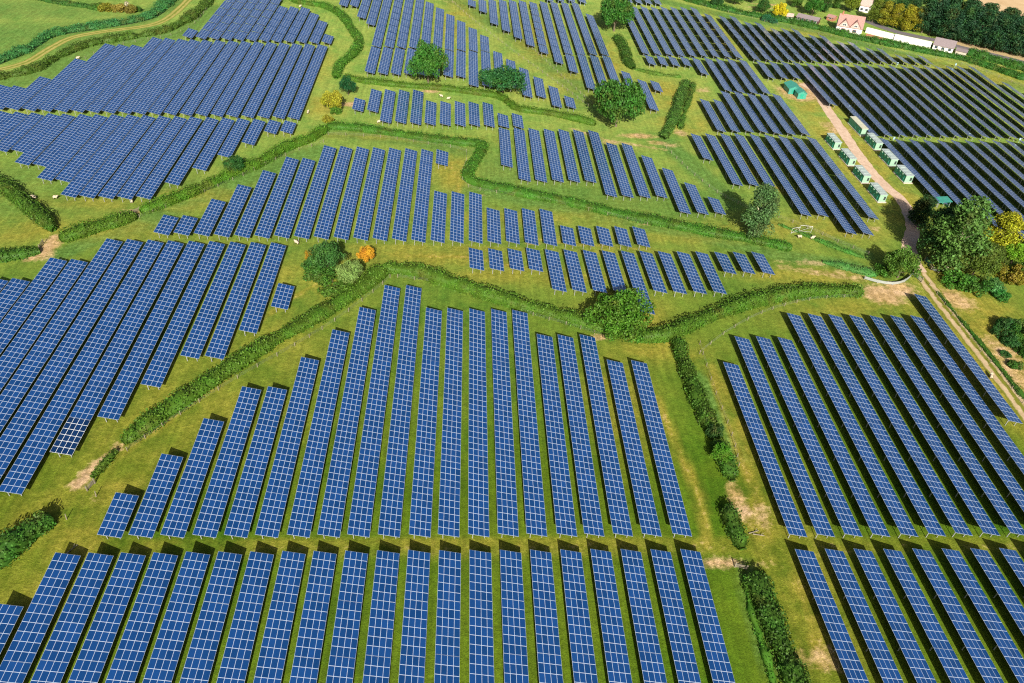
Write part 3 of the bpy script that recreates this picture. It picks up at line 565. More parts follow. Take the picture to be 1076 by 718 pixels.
# round the houses
bigs = [(818,20,9,7.5,'broad',(.42,.36,.010),'bright yellow round tree left of the dark red shed'), (805,22,6,4,'bush',(.016,.10,.045),'blue green bush left of the yellow tree'), (812,24,5,3,'bush',(.016,.10,.04),'blue green bush in front of the yellow tree'),
 (752,8,8,6,'broad',DG,'dark tree left of the orange field corner'), (772,5,8,6,'broad',(.04,.10,.014),'green tree at the top edge above the hedge'), (790,3,9,7,'broad',(.05,.11,.014),'green tree left of the yellow tree at the top edge'),
 (800,14,8,7,'broad',(.025,.08,.014),'dark tree behind the blue green bush'), (836,8,8,8,'tall',(.05,.11,.016),'tree behind the shed at its left end'), (853,17,11,10,'broad',(.026,.11,.012),'round bright green tree behind the dark red shed'),
 (866,13,8,8,'tall',(.030,.09,.016),'tree between the shed tree and the house'), (878,9,8,8,'tall',(.045,.10,.016),'green tree behind the left side of the house'), (893,13,9,9,'broad',(.11,.15,.012),'yellow green tree directly behind the house roof'),
 (905,4,9,9,'tall',(.06,.10,.014),'tree at the top edge behind the house'), (916,24,9,12,'tall',(.085,.125,.012),'tree at the near end of the yellowing roadside trees'), (927,27,9,12,'tall',(.17,.17,.012),'second of the yellowing roadside trees beside the road'),
 (938,30,9,12,'tall',(.19,.18,.012),'third of the yellowing roadside trees beside the road'), (949,33,10,13,'tall',(.20,.19,.012),'fourth yellowing roadside tree beside the road'), (960,34,9,12,'tall',(.20,.19,.013),'last of the yellowing roadside trees before the dark ones'),
 (930,10,10,12,'tall',(.035,.09,.014),'green tree behind the yellowing roadside trees'), (945,14,10,13,'tall',(.022,.075,.018),'darker tree behind the yellowing roadside trees'), (958,16,10,14,'tall',(.018,.065,.02),'dark tree behind the last yellowing tree'),
 (765,-4,9,7,'broad',MG,'small tree just inside the top edge behind the hedge'), (826,-3,9,8,'broad',(.04,.10,.016),'tree peeping over the top edge above the yellow tree'), (846,-4,10,9,'broad',(.03,.08,.016),'tree peeping over the top edge above the shed'), (884,-5,10,10,'broad',(.05,.10,.02),'tree at the top edge above the house')]
for x, y, w, h, k, c, lb in bigs: tree('garden_tree' if k != 'bush' else 'garden_bush', x, y, w, h, k, c, lb, 'tree' if k != 'bush' else 'bush')
belt = [(968,37,12,19),(976,39,12,20),(990,43,13,16),(999,45,11,15),(1008,46,11,17),(1017,48,12,17),(1026,51,12,17),(1035,53,12,17),(1044,55,12,16.5),(1053,57,12,17),(1062,59,12,16.5),(1071,61,12,17),(1081,64,12,17)]
for i, (x, y, w, h) in enumerate(belt):
    lb = '%s tree from the left in the tall dark belt beside the road' % ORD[i]
    if i == len(belt)-1: lb = 'last dark belt tree, cut by the right edge'
    tree('cypress_tree', x, y-2, w+2.5, h*1.02, 'tall', (CG if i % 2 else (.016,.060,.020)), lb, group='dark trees in the belt beside the road')
for i, (x, y) in enumerate([(996,28),(1012,32),(1030,36),(1050,42),(1068,47),(984,24)]):
    tree('cypress_tree', x, y, 15, 15.5, 'tall', (.018,.062,.020), '%s tree from the left in the back line of the dark belt' % ORD[(i+1) % 6], group='back line of the dark tree belt')
# top-left scrub
for x, y, w, h, c, lb in [(112,11,8,4,(.16,.16,.015),'yellowish bush in the top left hedgerow'), (126,12,7,4,(.20,.17,.03),'straw coloured bush in the top left hedgerow'), (139,13,6,4.5,(.13,.12,.02),'brown green bush at the end of the top left hedgerow'), (146,12,3.5,3,(.03,.08,.012),'small dark bush closing the top left hedgerow'), (104,9,6,3,(.06,.11,.014),'green bush left of the yellowish hedgerow bush'), (134,8,3,3.5,(.45,.42,.30),'bleached straw coloured bush among the hedgerow bushes')]:
    tree('hedgerow_bush', x, y, w, h, 'bush', c, lb, 'bush')

# ------------------------------------------------------------------ hedges
def hedge(name, pts, width, height, col, label, leaf=.42, dens=7, ragged=.15, z_at=None, taper=True, cat='hedge', group=None, gaps=0.):
    ln = smooth_line(gpl(pts, height*.55 if z_at is None else z_at), 1.0); ns = normals(ln); n = len(ln); V = []
    prof = [(-.50, .0), (-.52, .45), (-.44, .82), (-.22, 1.0), (.22, 1.0), (.44, .82), (.52, .45), (.50, .0)]
    core = []; f = []
    ph = random.uniform(0, 100); wv = []
    for i in range(n):
        e = min(1., (min(i, n-1-i)+.35)/2.2) if taper else 1.
        s = 1+ragged*(math.sin(i*.31+ph)+.7*math.sin(i*.83+ph*2)+.8*math.sin(i*.13+ph*.5))*.6+random.uniform(-ragged, ragged)*.7
        if gaps and math.sin(i*.23+ph)+math.sin(i*.57+ph*3) > 1.35-gaps: s *= .45
        wv.append((s*e**.5, (1+(s-1)*.8+random.choice([0, 0, 0, 0, 0, .25])*ragged*3)*e**.35))
        for a, z in prof:
            core.append((ln[i].x+ns[i].x*a*width*.8*wv[i][0], ln[i].y+ns[i].y*a*width*.8*wv[i][0], z*height*.82*wv[i][1]))
        if i:
            for j in range(7): f.append(((i-1)*8+j, (i-1)*8+j+1, i*8+j+1, i*8+j))
    f.append(tuple(range(8))); f.append(tuple((n-1)*8+7-j for j in range(8)))
    per = 2*height+width; tot = int(n*per*dens)
    ii = rng.integers(0, n-1, tot); t = rng.random(tot); L_ = np.array([[p.x, p.y] for p in ln]); N_ = np.array([[p.x, p.y] for p in ns]); W_ = np.array(wv)
    base = L_[ii]*(1-t[:, None])+L_[ii+1]*t[:, None]; nn = N_[ii]; ww = W_[ii]*(1-t[:, None])+W_[ii+1]*t[:, None]
    s = rng.random(tot)*(len(prof)-1); k = s.astype(int); q = s-k; pr = np.array(prof)
    # choose profile positions by length
    seglen = np.array([np.hypot((pr[j+1][0]-pr[j][0])*width, (pr[j+1][1]-pr[j][1])*height) for j in range(7)]); k = rng.choice(7, tot, p=seglen/seglen.sum())
    a = pr[k]*(1-q[:, None])+pr[k+1]*q[:, None]; dd = pr[k+1]-pr[k]
    nx = -dd[:, 1]*height; nz = dd[:, 0]*width; l = np.hypot(nx, nz)+1e-9; nx /= l; nz /= l
    off = rng.normal(-.03, .12, tot)+rng.choice([0, .0, .35], tot)*rng.random(tot)
    lat = a[:, 0]*width*ww[:, 0]+nx*off; zz = np.maximum(.03, a[:, 1]*height*ww[:, 1]+nz*off)
    C = np.stack([base[:, 0]+nn[:, 0]*lat, base[:, 1]+nn[:, 1]*lat, zz], 1)
    Nn = np.stack([nn[:, 0]*nx, nn[:, 1]*nx, nz], 1)
    Q = leaf_quads(C, Nn, leaf, .9)
    nc = len(core); me = bpy.data.meshes.new(name)
    verts = np.concatenate([np.array(core), Q]); me.vertices.add(len(verts)); me.vertices.foreach_set('co', verts.astype(np.float32).ravel())
    loops = []; starts = []
    for fc in f: starts.append(len(loops)); loops += list(fc)
    l0 = len(loops); lv = np.concatenate([np.array(loops), np.arange(nc, nc+len(Q))]).astype(np.int32); st = np.concatenate([np.array(starts), np.arange(l0, l0+len(Q), 4)]).astype(np.int32)
    me.loops.add(len(lv)); me.loops.foreach_set('vertex_index', lv); me.polygons.add(len(st)); me.polygons.foreach_set('loop_start', st); me.update(calc_edges=True); me.validate()
    me.materials.append(LEAF); o = link(name, me); o.color = (*col, 1); return prop(o, label, cat, group)
HG = (.060, .125, .011); HD = (.036, .088, .010)
hedge('hedge', [(128,462),(180,426),(230,392),(285,357),(340,326),(380,300),(404,280)], 4.5, 2.2, HG, 'long thick diagonal hedge running down left of the centre block')
hedge('hedge', [(402,279),(440,284),(480,297),(530,313),(575,326),(612,336),(638,345)], 4.0, 2.7, HG, 'green hedge curving from the orange bush to the middle oak')
hedge('hedge', [(668,352),(700,350),(728,338),(760,325),(800,313),(850,305),(908,304)], 3.6, 3.1, (.052,.115,.010), 'curving hedge right of the middle oak ending at bare earth')
hedge('hedge', [(712,353),(716,370),(724,392),(736,422),(750,452)], 3.6, 2.4, (.042,.095,.010), 'hedge dropping down from the curving hedge beside a fence', dens=9)
hedge('hedge', [(754,462),(764,485),(771,502)], 3.6, 2.4, HD, 'short hedge below the bright green bush')
hedge('hedge', [(764,530),(769,545),(776,562),(781,574)], 2.8, 2.4, HD, 'isolated short hedge between two bare earth patches', ragged=.25)
hedge('hedge', [(793,600),(804,630),(817,662),(832,700),(850,745)], 4.3, 2.7, HD, 'dense dark hedge running off the bottom edge', dens=9)
hedge('hedge', [(-20,592),(8,572),(30,556),(52,540)], 4.4, 3.4, (.035,.10,.012), 'shrubby hedge at the left edge above the front rows', ragged=.3, gaps=.1)
hedge('hedge', [(96,500),(108,487),(122,472)], 2.2, 1.5, (.06,.11,.012), 'thin ragged hedge end beside the dirt path', ragged=.4, gaps=.3)
hedge('hedge', [(-20,178),(0,192),(28,214),(55,238)], 4.0, 3.0, (.045,.10,.010), 'hedge at the left edge slanting down to the path')
hedge('hedge', [(-20,269),(0,268),(20,265),(41,261)], 4.4, 2.4, HD, 'stub of hedge at the left edge beside the path gap')
hedge('hedge', [(62,249),(85,241),(110,234),(142,224)], 5.0, 2.6, HG, 'short thick hedge right of the path gap')
hedge('hedge', [(147,220),(185,206),(215,194),(245,180),(275,168),(300,153),(325,144),(343,132)], 4.2, 2.5, (.060,.140,.010), 'long hedge climbing from the path gap to the yellowish bush')
hedge('hedge', [(343,131),(375,133),(410,138),(450,144),(485,148),(506,151),(503,162),(495,174),(491,184),(500,190),(520,195),(552,202),(600,211),(650,223),(700,233),(750,243),(790,250),(833,259)], 4.2, 2.0, (.045,.125,.012), 'very long hedge zigzagging across the middle of the site', dens=6)
hedge('hedge', [(359,80),(385,84),(420,88),(460,91),(500,96),(524,100),(536,107),(545,113),(580,118),(612,125),(626,129)], 3.6, 1.9, HG, 'thin hedge passing under the two round trees', dens=6)
hedge('hedge', [(300,-6),(315,1),(340,5),(358,14),(369,29),(377,42),(370,56),(357,67),(353,80)], 4.0, 2.2, (.055,.145,.014), 'curved hedge beside the top left block', dens=6)
hedge('hedge', [(648,37),(656,50),(659,62),(666,70)], 4.5, 2.6, HD, 'short hedge hanging below the top oak', dens=6)
hedge('hedge', [(668,72),(690,77),(716,80)], 2.2, 1.3, (.06,.12,.014), 'low thin hedge leading right to the clipped hedge', dens=6, gaps=.2)
hedge('hedge', [(722,84),(716,98),(710,118),(705,130),(697,143)], 4.0, 2.4, (.050,.115,.018), 'thick clipped hedge right of the bare earth patch', dens=6)
hedge('hedge', [(729,86),(724,104),(719,120),(715,134)], 2.0, 1.6, (.05,.11,.014), 'thin straggling hedge alongside the clipped hedge', dens=6, gaps=.25, ragged=.3)
hedge('hedge', [(715,-4),(745,4),(778,12),(823,20),(860,28),(900,38),(940,46),(980,54),(1015,61),(1045,70),(1080,82)], 5.0, 2.2, (.030,.105,.014), 'long boundary hedge below the houses', dens=5, leaf=.5, ragged=.2)
hedge('hedge', [(1016,53),(1040,60),(1062,66),(1085,73)], 5.0, 2.6, (.030,.10,.014), 'hedge between the road and the long boundary hedge', dens=5, leaf=.5, ragged=.25)
hedge('hedge', [(-20,83),(0,79),(34,72),(56,60),(89,46),(125,39),(167,32),(192,22),(212,7),(226,-8)], 4.6, 2.0, (.055,.105,.014), 'shrubby hedge along the near side of the farm track', dens=5, leaf=.5, ragged=.35)
hedge('reed_bed', [(-20,66),(0,62),(33,47),(56,34),(100,26.5),(145,19),(163,12),(178,-2),(186,-10)], 6.0, 1.6, (.035,.135,.035), 'blue green reed bed along the ditch in the top left', dens=5, leaf=.55, ragged=.3, cat='reeds')
hedge('hedge', [(30,-6),(50,0),(94,6.5),(104,9)], 3.4, 1.5, (.035,.10,.016), 'low hedge in the top left corner meadow', dens=5, leaf=.5, ragged=.3)
hedge('weed_strip', [(818,235),(846,246),(877,259),(908,270)], 1.8, .7, (.05,.145,.02), 'strip of tall weeds under the wire fence by the slender tree', dens=8, leaf=.35, ragged=.4, cat='weeds')
hedge('weed_strip', [(865,274),(890,280),(922,288)], 3.0, 1.1, (.05,.145,.03), 'patch of tall nettles running up to the curved rail', dens=8, leaf=.35, ragged=.4, cat='weeds')
hedge('weed_strip', [(783,604),(790,640),(806,690),(815,725)], 1.5, .9, (.055,.15,.014), 'weedy strip left of the dense dark hedge', dens=9, leaf=.3, ragged=.4, cat='weeds', gaps=.3)
hedge('weed_strip', [(985,306),(1010,336),(1040,372),(1078,420)], 1.2, .6, (.04,.11,.012), 'grassy bank along the right side of the rutted track', dens=9, leaf=.3, ragged=.4, cat='weeds')
# ------------------------------------------------------------------ cabins beside the gravel track
def cabin(foot, L, W, H, label, roofmat, fancy=False, rz=0.0):
    r = prop(empty('equipment_cabin', foot, rz), label, 'cabin', 'green cabins beside the gravel track')
    mb = MB(); mb.box(0, W, 0, L, .25, H); link('body', mb.mesh('body', [GREEN_CAB]), r)
    mb = MB(); mb.box(.003, W-.003, -.06, -.003, .28, H-.02); link('end_panel', mb.mesh('end_panel', [GREEN_END]), r)
    mb = MB(); mb.box(-.12, W+.12, -.2, L+.12, H+.003, H+.16)
    if fancy:
        for i in range(3): mb.box(W*.15, W*.85, L*(.18+.28*i), L*(.3+.28*i), H+.163, H+.26)
    link('roof', mb.mesh('roof', [roofmat]), r)
    mb = MB(); mb.box(-.25, W+.3, -.5, L+.25, 0, .245); link('plinth', mb.mesh('plinth', [CONC]), r)
    for i in range(3 if fancy else 2):
        y = L*(.12+.3*i); mb = MB(); mb.box(-.07, -.004, y, y+L*.14, .4, H-.35)
        for k in range(5): mb.box(-.1, -.072, y+.12, y+L*.14-.12, .7+k*.3, .78+k*.3)
        d = link('door', mb.mesh('door', [GREEN_CAB]), r)
        mb = MB(); mb.box(-.14, -.102, y+.1, y+.22, 1.2, 1.5); link('handle', mb.mesh('handle', [STEEL]), d)
    if fancy:
        mb = MB()
        for k in range(3): mb.box(-.4, -.11, L*(.24+.27*k), L*(.31+.27*k), H-.45, H-.12)
        link('canopy', mb.mesh('canopy', [GREEN_END]), r)
        mb = MB(); mb.box(W*.62, W*.9, -.09, -.063, .9, 2.1); link('vent', mb.mesh('vent', [DARK]), r)
    return r
cabs = [((222.4,187.6), 11.2, 2.3, 'long dark green cabin with a pale olive roof, farthest of the right side four', ROOF_OLIVE, 0),
        ((222.9,175.4), 8.5, 2.5, 'green cabin right of the track, second from the far end', ROOF_CAB, 1), ((222.9,162.4), 8.1, 2.6, 'green cabin right of the track, third from the far end', ROOF_CAB, 1),
        ((223.0,150.2), 7.7, 2.7, 'green cabin right of the track, nearest to the camera', ROOF_CAB, 1),
        ((206.9,174.9), 7.7, 2.5, 'green cabin left of the track, farthest from the camera', ROOF_CAB, 1), ((207.4,161.9), 7.9, 2.5, 'green cabin left of the track, second from the far end', ROOF_CAB, 1),
        ((207.4,149.2), 7.7, 2.5, 'green cabin left of the track, third from the far end', ROOF_CAB, 1), ((207.7,136.2), 8.0, 2.5, 'green cabin left of the track, nearest to the camera', ROOF_CAB, 1)]
for (x, y), L, W, lb, rm, fz in cabs: cabin(Vector((x, y, 0)), L, W, 2.8, lb, rm, bool(fz), 0.03)
def gabled(foot, W, L, H, RH, name, label, cat, wall, roof, rz=0., group=None, over=.3):
    r = prop(empty(name, foot, rz), label, cat, group)
    mb = MB(); mb.box(0, W, 0, L, 0, H); 
    for y in (0, L):   # gable triangles with thickness
        a = y if y == 0 else y-.25; mb.hexa([(0, a, H), (W, a, H), (W/2, a, H+RH)], [(0, a+.25, H), (W, a+.25, H), (W/2, a+.25, H+RH)])
    link('wall', mb.mesh('wall', [wall]), r)
    mb = MB(); t = .14; k = over*RH/(W/2)
    for s in (-1, 1):
        x0 = W/2; x1 = W/2+s*(W/2+over)
        mb.hexa([(x0,-over,H+RH+.01),(x1,-over,H-k+.01),(x1,L+over,H-k+.01),(x0,L+over,H+RH+.01)][::s], [(x0,-over,H+RH+t),(x1,-over,H-k+t),(x1,L+over,H-k+t),(x0,L+over,H+RH+t)][::s])
    rf = link('roof', mb.mesh('roof', [roof]), r); return r, rf
for (x, y), W, L, lb in [((828,99), 5.0, 6.5, 'larger turquoise gabled cabin at the far end of the gravel track'), ((837.5,104), 3.6, 4.0, 'smaller turquoise gabled cabin in front of the larger one')]:
    r, rf = gabled(gp(x, y), W, L, 2.3, 1.0, 'switchgear_cabin', lb, 'cabin', TURQ, TURQ)
    mb = MB(); mb.box(W*.3, W*.7, -.06, -.004, .1, 2.0); d = link('door', mb.mesh('door', [GREEN_CAB]), r)
    mb = MB(); mb.box(W*.62, W*.66, -.1, -.062, .95, 1.2); link('handle', mb.mesh('handle', [STEEL]), d)
# turquoise shelter under the tall tree
r = prop(empty('field_shelter', gp(984, 219)), 'small turquoise shelter half hidden at the top of the tall tree', 'shelter')
mb = MB(); mb.hexa([(-.3,-.3,2.2),(4.3,-.3,2.6),(4.3,3.4,2.6),(-.3,3.4,2.2)], [(-.3,-.3,2.32),(4.3,-.3,2.72),(4.3,3.4,2.72),(-.3,3.4,2.32)]); link('roof', mb.mesh('roof', [TURQ]), r)
mb = MB(); mb.box(0, 4, 3.0, 3.1, 0, 2.2); mb.box(3.9, 4.0, .1, 2.99, 0, 2.5); link('wall', mb.mesh('wall', [TURQ]), r)
for x in (.05, 3.8):
    mb = MB(); mb.box(x, x+.1, 0, .1, 0, 2.25); link('post', mb.mesh('post', [STEEL]), r)

# ------------------------------------------------------------------ house, shed, bungalow
def yaw_of(a, b): d = gp(*b)-gp(*a); return math.atan2(d.y, d.x)
hz = yaw_of((877,33), (903,37))
hf = gp(877.5, 33.5)
r = prop(empty('house', hf, hz), 'white rendered house with terracotta roof and two front gables', 'house')
HW, HD_, HH, HR = 12.5, 8.5, 3.4, 4.4       # length along front, depth, eaves, ridge rise
mb = MB(); mb.box(0, HW, 0, HD_, 0, HH)
for x in (0, HW-.3): mb.hexa([(x,0,HH),(x,HD_,HH),(x,HD_/2,HH+HR)], [(x+.3,0,HH),(x+.3,HD_,HH),(x+.3,HD_/2,HH+HR)])
link('wall', mb.mesh('wall', [WHITE]), r)
mb = MB()
for s in (-1, 1):
    y1 = HD_/2+s*(HD_/2+.4); k = .4*HR/(HD_/2)
    mb.hexa([(.0-.1,HD_/2,HH+HR+.02),(HW+.1,HD_/2,HH+HR+.02),(HW+.1,y1,HH-k+.02),(-.1,y1,HH-k+.02)][::-s], [(-.1,HD_/2,HH+HR+.2),(HW+.1,HD_/2,HH+HR+.2),(HW+.1,y1,HH-k+.2),(-.1,y1,HH-k+.2)][::-s])
rf = link('roof', mb.mesh('roof', [TILE]), r)
mb = MB(); mb.box(1.0, 1.8, HD_/2-.4, HD_/2+.4, HH+HR-.3, HH+HR+1.2); mb.box(1.2, 1.6, HD_/2-.2, HD_/2+.2, HH+HR+1.203, HH+HR+1.6); link('chimney', mb.mesh('chimney', [BRICK]), rf)
for gx in (3.4, 8.9):      # the two tiled front gables
    gw, gh = 2.3, 2.7; mb = MB()
    mb.hexa([(gx-gw,-.5,HH-.3),(gx+gw,-.5,HH-.3),(gx+gw,-.5,HH+.4),(gx,-.5,HH+gh+.4),(gx-gw,-.5,HH+.4)], [(gx-gw,3.2,HH-.3),(gx+gw,3.2,HH-.3),(gx+gw,3.2,HH+.4),(gx,3.2,HH+gh+.4),(gx-gw,3.2,HH+.4)])
    gb = link('front_gable', mb.mesh('front_gable', [TILE_PALE]), r)
    mb = MB()
    for s in (-1, 1):
        mb.hexa([(gx,-.75,HH+gh+.43),(gx+s*(gw+.3),-.75,HH+.1),(gx+s*(gw+.3),3.3,HH+.1),(gx,3.3,HH+gh+.43)][::s], [(gx,-.75,HH+gh+.6),(gx+s*(gw+.3),-.75,HH+.27),(gx+s*(gw+.3),3.3,HH+.27),(gx,3.3,HH+gh+.6)][::s])
    link('gable_roof', mb.mesh('gable_roof', [TILE]), gb)
    mb = MB(); mb.box(gx-.9, gx+.9, -.56, -.503, HH+.2, HH+1.3); w = link('window', mb.mesh('window', [WHITE]), r)
    mb = MB(); mb.box(gx-.75, gx-.05, -.58, -.563, HH+.32, HH+1.2); mb.box(gx+.05, gx+.75, -.58, -.563, HH+.32, HH+1.2); link('pane', mb.mesh('pane', [PANE]), w)
    mb = MB(); mb.box(gx-1.0, gx+1.0, -.06, -.003, .9, 2.3); w = link('window', mb.mesh('window', [BRICK]), r)
    mb = MB(); mb.box(gx-.85, gx+.85, -.08, -.063, 1.05, 2.15); link('pane', mb.mesh('pane', [PANE]), w)
mb = MB(); mb.box(5.6, 6.6, -.06, -.003, 0, 2.1); d = link('door', mb.mesh('door', [SHED]), r)
mb = MB(); mb.box(6.35, 6.45, -.09, -.063, 1.0, 1.15); link('handle', mb.mesh('handle', [STEEL]), d)
# long white outbuilding with a dark tiled roof
def prism_building(name, a, b, depth, H, RH, wall, roof, label, cat, nwin=0, group=None):
    p = gp(*a); q = gp(*b); L = (q-p).length; rz = math.atan2(q.y-p.y, q.x-p.x)
    r = prop(empty(name, p, rz), label, cat, group)
    mb = MB(); mb.box(0, L, 0, depth, 0, H)
    for x in (0, L-.25): mb.hexa([(x,0,H),(x,depth,H),(x,depth/2,H+RH)], [(x+.25,0,H),(x+.25,depth,H),(x+.25,depth/2,H+RH)])
    link('wall', mb.mesh('wall', [wall]), r); mb = MB()
    for s in (-1, 1):
        y1 = depth/2+s*(depth/2+.35); k = .35*RH/(depth/2)
        mb.hexa([(-.3,depth/2,H+RH+.02),(L+.3,depth/2,H+RH+.02),(L+.3,y1,H-k+.02),(-.3,y1,H-k+.02)][::-s], [(-.3,depth/2,H+RH+.16),(L+.3,depth/2,H+RH+.16),(L+.3,y1,H-k+.16),(-.3,y1,H-k+.16)][::-s])
    link('roof', mb.mesh('roof', [roof]), r)
    for i in range(nwin):
        x = L*(i+.5)/nwin; mb = MB(); mb.box(x-.7, x+.7, -.05, -.003, .9, min(2.0, H-.2)); w = link('window', mb.mesh('window', [WOOD if wall is WHITE else WHITE]), r)
        mb = MB(); mb.box(x-.6, x+.6, -.07, -.053, 1.0, min(1.9, H-.3)); link('pane', mb.mesh('pane', [PANE]), w)
    return r
def wall_run(name, a, b, th, H, mat, label, cat):
    p = gp(*a); q = gp(*b); L = (q-p).length; r = prop(empty(name, p, math.atan2(q.y-p.y, q.x-p.x)), label, cat)
    mb = MB(); mb.box(0, L, 0, th, 0, H); link('wall', mb.mesh('wall', [mat]), r); mb = MB(); mb.box(-.06, L+.06, -.06, th+.06, H+.003, H+.12); link('coping', mb.mesh('coping', [WHITE]), r); return r
wall_run('garden_wall', (909,34.5), (938,42), 1.2, 2.4, WHITE, 'white garden wall running right from the house', 'wall')
wall_run('garden_wall', (938.5,42.5), (977,51), 1.2, 2.8, WHITE, 'long bright white wall in front of the road', 'wall')
prism_building('bungalow', (979,52), (1000,56.5), 7.5, 2.5, 2.4, WHITE, SLATE, 'white bungalow with a grey brown roof at the end of the wall', 'bungalow', 3)
prism_building('car_port', (1003,57), (1014,59.5), 6, 1.8, .4, CONC, SLATE, 'low grey outbuilding right of the bungalow', 'outbuilding', 0)
prism_building('shed', (836,22), (858,27), 5.5, 2.2, 1.0, SHED, SLATE, 'long dark red shed with a grey roof left of the house', 'shed', 5)
prism_building('outbuilding', (868,21), (875,23), 4, 1.8, .8, BRICK, TILE, 'small brick outbuilding between the shed and the house', 'outbuilding', 1)
prism_building('cottage', (826,21), (832,22), 3.5, 2.0, 1.0, WHITE, TILE_PALE, 'tiny white outbuilding right of the yellow tree', 'outbuilding', 1)
prism_building('cottage', (902,12), (912,14), 7, 3.4, 2.4, WHITE, TILE_PALE, 'cottage half hidden in the trees above the house', 'cottage', 2)
# brick terrace beside the garden wall
p = gp(911, 36.5); r = prop(link('patio', None if False else MB.mesh((lambda m_: (m_.box(0, 9, -2.0, -.3, 0, .6), m_)[1])(MB()), 'patio', [BRICK]), None, p, yaw_of((909,34.5), (938,42))), 'low red brick planter below the white garden wall', 'planter')

# ------------------------------------------------------------------ fences, gates, rails
POST = MB(); POST.box(-.065, .065, -.065, .065, -.3, 1.2); POST = POST.mesh('post', [WOOD])
def fence(pts, label, step=4.0):
    ln = smooth_line(gpl(pts), step); p0 = ln[0]; r = prop(empty('wire_fence', (p0.x, p0.y, 0)), label, 'fence')
    mb = MB()
    for i, p in enumerate(ln[:98]):
        link('post', POST, r, (p.x-p0.x, p.y-p0.y, 0))
        if i:
            for z in (.4, .75, 1.1):
                q = ln[i-1]; mb.tube((q.x-p0.x, q.y-p0.y, z), (p.x-p0.x, p.y-p0.y, z), .012, .012, 3)
    link('wire', mb.mesh('wire', [WIRE]), r); return r
fence([(134,474),(190,436),(250,398),(310,364),(352,338),(392,308),(410,292)], 'wire fence along the lower side of the long diagonal hedge')
fence([(418,292),(470,300),(520,317),(560,332),(610,346),(636,356)], 'wire fence below the hedge from the orange bush to the oak')
fence([(735,362),(742,385),(752,415),(764,445),(772,470),(776,490)], 'wire fence on the right of the hedge dropping downwards', 3.5)
fence([(470,-2),(500,24),(540,55),(580,84),(618,112)], 'left wire fence running diagonally above the two round trees')
fence([(496,0),(530,26),(566,58),(600,90),(622,110)], 'right wire fence running parallel just below the far top block')
fence([(700,156),(722,178),(745,197),(762,208),(790,222)], 'wire fence slanting below the block left of the green cabins')
fence([(818,229),(848,240),(880,255),(912,268)], 'wire fence running from the slender tree towards the track')
fence([(147,229),(200,208),(245,190),(300,164),(340,150)], 'wire fence below the long climbing hedge')
fence([(345,142),(400,145),(450,152),(490,160),(486,180),(492,197),(540,206),(600,217),(680,237)], 'wire fence following the lower side of the zigzag hedge', 5)
fence([(735,372),(760,352),(800,330),(850,316),(905,312)], 'wire fence inside the curving hedge above the right block')
fence([(730,4),(790,20),(860,36),(940,55),(1010,68),(1076,92)], 'wire fence below the long boundary hedge', 6)
fence([(976,300),(1000,332),(1030,370),(1074,424)], 'wire fence between the right block and the rutted track')
fence([(60,88),(90,62),(130,47),(180,38),(205,25),(222,4)], 'wire fence between the farm track hedge and the solar rows', 5)
# curved crash rail at the tree
ln = smooth_line(gpl([(908,294),(922,298),(938,300),(950,297),(957,291)]), 2.0); p0 = ln[0]
r = prop(empty('crash_rail', (p0.x, p0.y, 0)), 'curved silver metal rail round the tree beside the track', 'rail')
mb = MB()
for i, p in enumerate(ln[1:], 1):
    q = ln[i-1]; n = Vector((-(p-q).y, (p-q).x)).normalized()*.06
    a = [(q.x-p0.x+n.x, q.y-p0.y+n.y), (p.x-p0.x+n.x, p.y-p0.y+n.y), (p.x-p0.x-n.x, p.y-p0.y-n.y), (q.x-p0.x-n.x, q.y-p0.y-n.y)]
    mb.hexa([(x, y, .35) for x, y in a], [(x, y, 1.15) for x, y in a])
link('rail', mb.mesh('rail', [GALV]), r)
for p in ln[::2]:
    mb = MB(); mb.box(p.x-p0.x-.09, p.x-p0.x+.09, p.y-p0.y+.09, p.y-p0.y+.25, 0, 1.2); link('post', mb.mesh('post', [STEEL]), r)
def gate(a, b, label, mat, H=1.3, name='field_gate', bars=5):
    p, q = gp(*a), gp(*b); L = (q-p).length; r = prop(empty(name, p, math.atan2(q.y-p.y, q.x-p.x)), label, 'gate')
    mb = MB()
    for k in range(bars): mb.box(.12, L-.12, -.03, .03, .25+k*(H-.25)/(bars-1)-.03, .25+k*(H-.25)/(bars-1)+.04)
    mb.tube((.15, .05, .25), (L-.15, .05, H), .035, .035, 4); link('bars', mb.mesh('bars', [mat]), r)
    for x in (0, L):
        mb = MB(); mb.box(x-.1, x+.1, -.1, .1, -.2, H+.25); link('post', mb.mesh('post', [mat if name != 'field_gate' else WOOD]), r)
gate((958,288), (968,297), 'green metal gate across the gravel track', TURQ, 1.5)
gate((971,274), (977,282), 'turquoise mesh gate under the tall roadside tree', TURQ, 1.6)
gate((978,284), (986,287), 'silver barrier panel at the foot of the tall roadside tree', GALV, 1.2)
gate((772,596), (784,599), 'wooden gate end at the bare patch above the dense hedge', WOOD, 1.1)
gate((42,262), (46,256), 'small wooden gate in the gap of the left hedge', WOOD, 1.2)
gate((92,516), (100,508), 'broken wooden hurdle beside the dirt path', WOOD, 1.2)
gate((139,225), (147,222), 'wooden gate in the gap of the upper left hedge', WOOD, 1.2)
